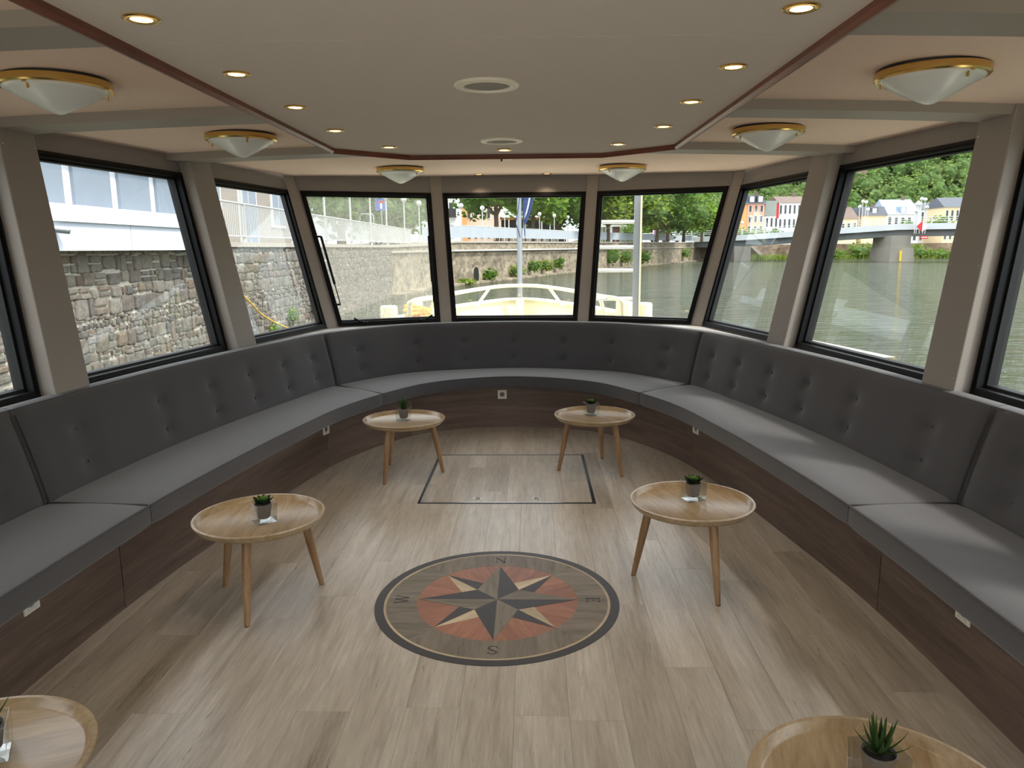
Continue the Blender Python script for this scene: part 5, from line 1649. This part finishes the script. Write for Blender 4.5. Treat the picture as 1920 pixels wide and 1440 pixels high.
vehicle(1258, 146, (230, 230, 232), 'white car parked right of the pink van', False, 4.0, 1.5, 'parked_car')

# ================================================================== bridge
M['bridge_white'] = plain('bridge_white', (222, 226, 228), .6); M['girder'] = plain('girder_grey', (104, 108, 108), .7, noise=.08, nscale=.5); M['concrete'] = plain('pier_concrete', (142, 138, 130), .9, noise=.15, nscale=.5)
B0, B1, B2, B3 = Vector((22, 161.5, 2.2)), Vector((41.6, 150, 2.72)), Vector((65, 136, 4.2)), Vector((150, 85, 3.8))
br = empty('river_bridge', (65, 136, ZW)); tag(br, 'white parapet road bridge on a stone pier over the river', 'bridge')
loc = lambda v: Vector(v) - Vector((65, 136, ZW))
for a, c in ((B0, B1), (B1, B2), (B2, B3)):
    e = Vector((c.x - a.x, c.y - a.y, 0)).normalized(); n = Vector((e.y, -e.x, 0))
    def strip(name, mat, n0, n1, z0, z1):
        mb = MB(); mb.hexa([loc(a + n * n1 + Vector((0, 0, z0))), loc(c + n * n1 + Vector((0, 0, z0))), loc(c + n * n0 + Vector((0, 0, z0))), loc(a + n * n0 + Vector((0, 0, z0))), loc(a + n * n1 + Vector((0, 0, z1))), loc(c + n * n1 + Vector((0, 0, z1))), loc(c + n * n0 + Vector((0, 0, z1))), loc(a + n * n0 + Vector((0, 0, z1)))])
        mb.build(name, mat, br, normals=True)
    strip('fascia', M['bridge_white'], 0, .2, 0, 1.05)
    strip('girder', M['girder'], -6, -.4, -1.1, 0)
    strip('deck', M['concrete'], -7, 0, .0, .3)
    L = (c - a).length; k = 0
    while k * 2.5 < L:
        p = a + (c - a) * (k * 2.5 / L)
        MB().box(-.05, .05, -.05, .05, 1.0, 2.1).build('railing_post', M['bridge_white'], br, loc=tuple(loc(p))); k += 1
    for z in (1.4, 1.75, 2.1): MB().tube([loc(a + Vector((0, 0, z))), loc(c + Vector((0, 0, z)))], .045, 6).build('railing_bar', M['bridge_white'], br)
MB().hexa([(-2.2, -2, -1), (2.2, -2, -1), (2.2, 6, -1), (-2.2, 6, -1), (-2.0, -1.8, 2.4), (2.0, -1.8, 2.4), (2.0, 6, 2.4), (-2.0, 6, 2.4)]).build('pier_foot', M['concrete'], br)
MB().hexa([(-1.7, -1.2, 2.4), (1.7, -1.2, 2.4), (1.7, 6, 2.4), (-1.7, 6, 2.4), (-1.7, -1.2, 4.5), (1.7, -1.2, 4.5), (1.7, 6, 4.5), (-1.7, 6, 4.5)]).build('pier', M['concrete'], br)
p1 = loc(B1); MB().box(p1.x - 1.6, p1.x + 1.6, p1.y - .5, p1.y + 7, -1, 2.9).build('side_pier', M['concrete'], br)
MB().box(-.55, -.15, -2.2, -2.05, .1, 1.9).build('gauge_board', plain('gauge_yellow', (226, 190, 40), .6), br)
sg1 = empty('diamond_sign', tuple(at(1729.5, 424.5, 131.3))); tag(sg1, 'red and white diamond navigation sign on the bridge parapet', 'sign')
S = .95
mb = MB(); mb.v = [(-S, 0, 0), (0, 0, -S), (0, 0, S), (-S, .06, 0), (0, .06, -S), (0, .06, S)]; mb.face((0, 1, 2)); mb.face((5, 4, 3)); mb.face((0, 3, 4, 1)); mb.face((1, 4, 5, 2)); mb.face((2, 5, 3, 0)); mb.build('red_half', plain('nav_red', (206, 46, 54), .5), sg1, normals=True)
mb = MB(); mb.v = [(S, 0, 0), (0, 0, S), (0, 0, -S), (S, .06, 0), (0, .06, S), (0, .06, -S)]; mb.face((0, 1, 2)); mb.face((5, 4, 3)); mb.face((0, 3, 4, 1)); mb.face((1, 4, 5, 2)); mb.face((2, 5, 3, 0)); mb.build('white_half', M['white_paint'], sg1, normals=True)
sg2 = empty('barred_sign', tuple(at(1733, 445, 131))); tag(sg2, 'red and white barred navigation sign below the bridge parapet', 'sign')
MB().box(-.62, .62, 0, .06, -.25, .25).build('plate', bpy.data.materials['nav_red'], sg2); MB().box(-.5, .5, -.02, 0, -.07, .07).build('white_bar', M['white_paint'], sg2)
def cluster(px, py, n, label, seed, big=False):
    Yb = 150 - (px - 1383) * .05 if px < 1690 else 131
    p = at(px, 432, Yb); L = empty('bridge_lamp', (p.x, p.y + 1.5, p.z - .5)); tag(L, label, 'street lamp', 'globe lamps on the bridge')
    hgt = at(px, py, Yb).z - L.location.z; r = random.Random(seed)
    offs = [(0, 0)] if n == 1 else [(-.6, -.8), (.5, 0), (-.1, .1), (.9, -1.3), (-.9, -1.9)][:n]
    for dx, dz in offs:
        MB().tube([(dx, 0, 0), (dx, 0, hgt + dz - .2)], .06, 8).build('pole', M['white_paint'], L); MB().sphere((dx, 0, hgt + dz), .30, 12, 8).build('globe', M['globe'], L, smooth=True)
    if big: MB().lathe([(.5, 1.0), (.7, 2.5), (.35, 4.0), (.6, 5.0), (0, 5.6)], 12, c=(-.3, .6, 0)).build('statue', M['house_white'], L, smooth=True)
cluster(1411, 406, 1, 'single globe lamp on the bridge before the salmon house', 1)
cluster(1437, 409, 1, 'single globe lamp on the bridge before the green grey house', 2)
cluster(1395, 417, 1, 'shorter globe lamp at the bridge end by the window frame', 3)
cluster(1622, 378, 4, 'cluster of globe lamps on the bridge left of the pier', 4)
cluster(1733, 373, 5, 'cluster of globe lamps and white figure above the diamond sign', 5, True)
fl = empty('banner_flag', tuple(at(1459, 432, 158))); tag(fl, 'tall red banner on a pole before the white house', 'flag')
MB().tube([(0, 0, 0), (0, 0, 5.6)], .05, 8).build('pole', M['white_paint'], fl); MB().box(-.55, -.03, -.02, .02, 2.4, 5.4).build('cloth', bpy.data.materials['nav_red'], fl)

# ================================================================== far bank
MB_ = MB(); MB_.box(30, 260, 160, 161, ZW - .5, 1.9)
tag(MB_.build('bank_wall', M['bank_stone']), 'brown stone retaining wall on the far bank below the houses', 'stone wall', kind='structure')
MB_ = MB(); MB_.box(30, 260, 161, 212, ZW - .5, 1.9)
tag(MB_.build('far_street', M['paving']), 'street level ground on the far bank', 'ground', kind='structure')
rp_ = empty('bank_ramp', tuple(at(1415, 470, 159.4))); tag(rp_, 'pale sloping ramp on the far bank wall beside the bridge pier', 'ramp')
MB().hexa([(-1.6, -.5, 1.4), (1.9, -.5, -1.9), (1.9, .5, -1.9), (-1.6, .5, 1.4), (-1.6, -.5, 1.9), (1.9, -.5, -1.0), (1.9, .5, -1.0), (-1.6, .5, 1.9)]).build('slope', M['coping'], rp_)
grassy = MB(); r = random.Random(9)
for k in range(3800):
    x = r.uniform(44, 130); y = 157.5 + r.uniform(-1.2, 2); z = ZW; h = r.uniform(.5, 1.5); w = .12; dx = r.uniform(-.3, .3)
    grassy.tri((x - w, y, z), (x + w, y, z), (x + dx, y, z + h))
o = grassy.build('reeds', M['leaf_c']); tag(o, 'fresh green reeds along the far water line', 'reeds', kind='stuff')
MB_ = MB(); MB_.box(44, 260, 156.4, 160, ZW - .5, ZW + .15); tag(MB_.build('bank_foot', plain('bank_earth', (104, 108, 66), .95)), 'low earthy foot of the far bank', 'ground', kind='structure')
for k, (px, rad, lab) in enumerate([(1560, (3.0, 2, 1.2), 'low bush on the far bank left of the tall bush'), (1612, (3.0, 2, 1.9), 'tall round bush on the far bank left of the pier'), (1637, (2.2, 2, 1.7), 'bush directly left of the bridge pier'), (1722, (3.0, 2, 1.6), 'round bush on the far bank right of the pier'), (1760, (3.0, 2, 1.1), 'low bush on the far bank near the pillar'), (1880, (3.5, 2, 1.3), 'bush on the far bank in the window at the right edge')]):
    p = at(px, 470, 157.6); shrub((p.x, p.y, ZW), rad, lab, 90 + k, M['leaf_a'], 300, .3, 'bushes on the far bank')
for k, (px, Y, rad, lab) in enumerate([(1396, 163, (3.2, 2, 1.8), 'rounded hedge bush before the orange house'), (1428, 163, (3.4, 2, 1.7), 'rounded hedge bush before the salmon front'), (1452, 163, (2.2, 2, 1.7), 'rounded hedge bush left of the red banner'), (1706, 164, (3.4, 2, 1.7), 'green bush on the bridge side left of the white figure'), (1762, 166, (3.0, 2, 2.1), 'green bush right of the white figure')]):
    p = at(px, 440, Y); shrub((p.x, p.y, 1.9 + (2.0 if k > 2 else .2)), rad, lab, 110 + k, M['leaf_a'], 320, .3, 'bushes on the far bank')
house(1402, 1434, 185, 382, 366, 1.9, M['pink'], M['slate'], 'salmon pink house with two dormers', 3, 4, depth=9, dormers=2)
house(1382, 1401.6, 185, 382, 368, 1.9, M['orange'], M['slate'], 'orange gable end of the corner house', 0, 1, depth=9)
house(1434.5, 1460, 186, 404, 376, 1.9, M['house_white'], M['green_grey'], 'house with tall green grey mansard roof', 3, 2, depth=9, roof='mansard')
house(1460.5, 1512, 187, 380, 368, 1.9, M['house_white'], M['brown_roof'], 'long white house with rows of small windows', 6, 3, depth=9)
house(1566, 1608, 186, 410, 388, 1.9, M['cream_render'], M['brown_roof'], 'low cream house with brown roof left of the lamp cluster', 4, 1, depth=9)
house(1617, 1662, 188, 404, 387, 1.9, M['cream_render'], M['slate'], 'cream house with rounded grey roof behind the lamp cluster', 0, 1, depth=9, roof='mansard', dormers=1)
house(1663, 1724, 192, 402, 374, 1.9, M['house_white'], M['pale_blue'], 'house with pale blue grey roof in the middle of the bridge window', 5, 2, depth=10, dormers=1)
house(1726, 1775, 200, 392, 380, 1.9, M['house_white'], M['slate'], 'white house with dark roof behind the white figure', 5, 2, depth=9)
house(1772, 1850, 188, 388, 370, 1.9, M['cream_render'], M['slate'], 'apricot house with dark slate roof next to the pillar', 8, 2, depth=9)

# wooded hill
def sst(a, b, x):
    t_ = max(0, min(1, (x - a) / (b - a))); return t_ * t_ * (3 - 2 * t_)
def hill(x, y): return 1.5 + 95 * sst(40, 150, x + .12 * (y - 210)) * sst(200, 380, y) + 2 * math.sin(x * .11) * sst(210, 240, y)
rows = []
for a in range(26):
    y = 205 + a * 9; rows.append([Vector((20 + b * 9, y, hill(20 + b * 9, y))) for b in range(50)])
mb = MB(); mb.grid(rows)
tag(mb.build('hill', plain('hill_undergrowth', (58, 70, 38), .95, noise=.3, nscale=.15), smooth=True, angle=None), 'steep wooded hillside behind the town', 'hill', kind='structure')
M['forest_a'] = leafy('forest_leaves', (80, 106, 54), (142, 164, 92));  # paler, greyer greens with distance haze put into the colour
r = random.Random(33); mb = MB()
for k in range(2600):
    y = 208 + 130 * r.random(); x = r.uniform(42, 235)
    if hill(x, y) < 4: continue
    z = hill(x, y); s = r.uniform(1.8, 4.2)
    blob_core(mb, r, (x, y, z + s * .9), (s * .6, s * .6, s * .75), 1); leaf_cloud(mb, r, (x, y, z + s), (s, s, s * 1.2), 56, .62)
o = mb.build('forest', [M['forest_a'], M['leaf_core']]); tag(o, 'dense green forest covering the hillside', 'forest', kind='stuff')
rk = empty('rock_face', tuple(at(1648, 322, 262))); tag(rk, 'brown rock outcrop on the wooded hillside', 'rock')
mb = MB(); r = random.Random(5); rows = []
for a in range(9): rows.append([Vector((-16 + b * 3.2 + r.uniform(-.8, .8), -2 - 2.2 * r.random() + a * .8, -9 + a * 2.2 + r.uniform(-.5, .5))) for b in range(11)])
mb.grid(rows); o = mb.build('rock', plain('rock', (128, 112, 98), .95, noise=.3, nscale=.3), rk)
sm = o.modifiers.new('thickness', 'SOLIDIFY'); sm.thickness = 3.0
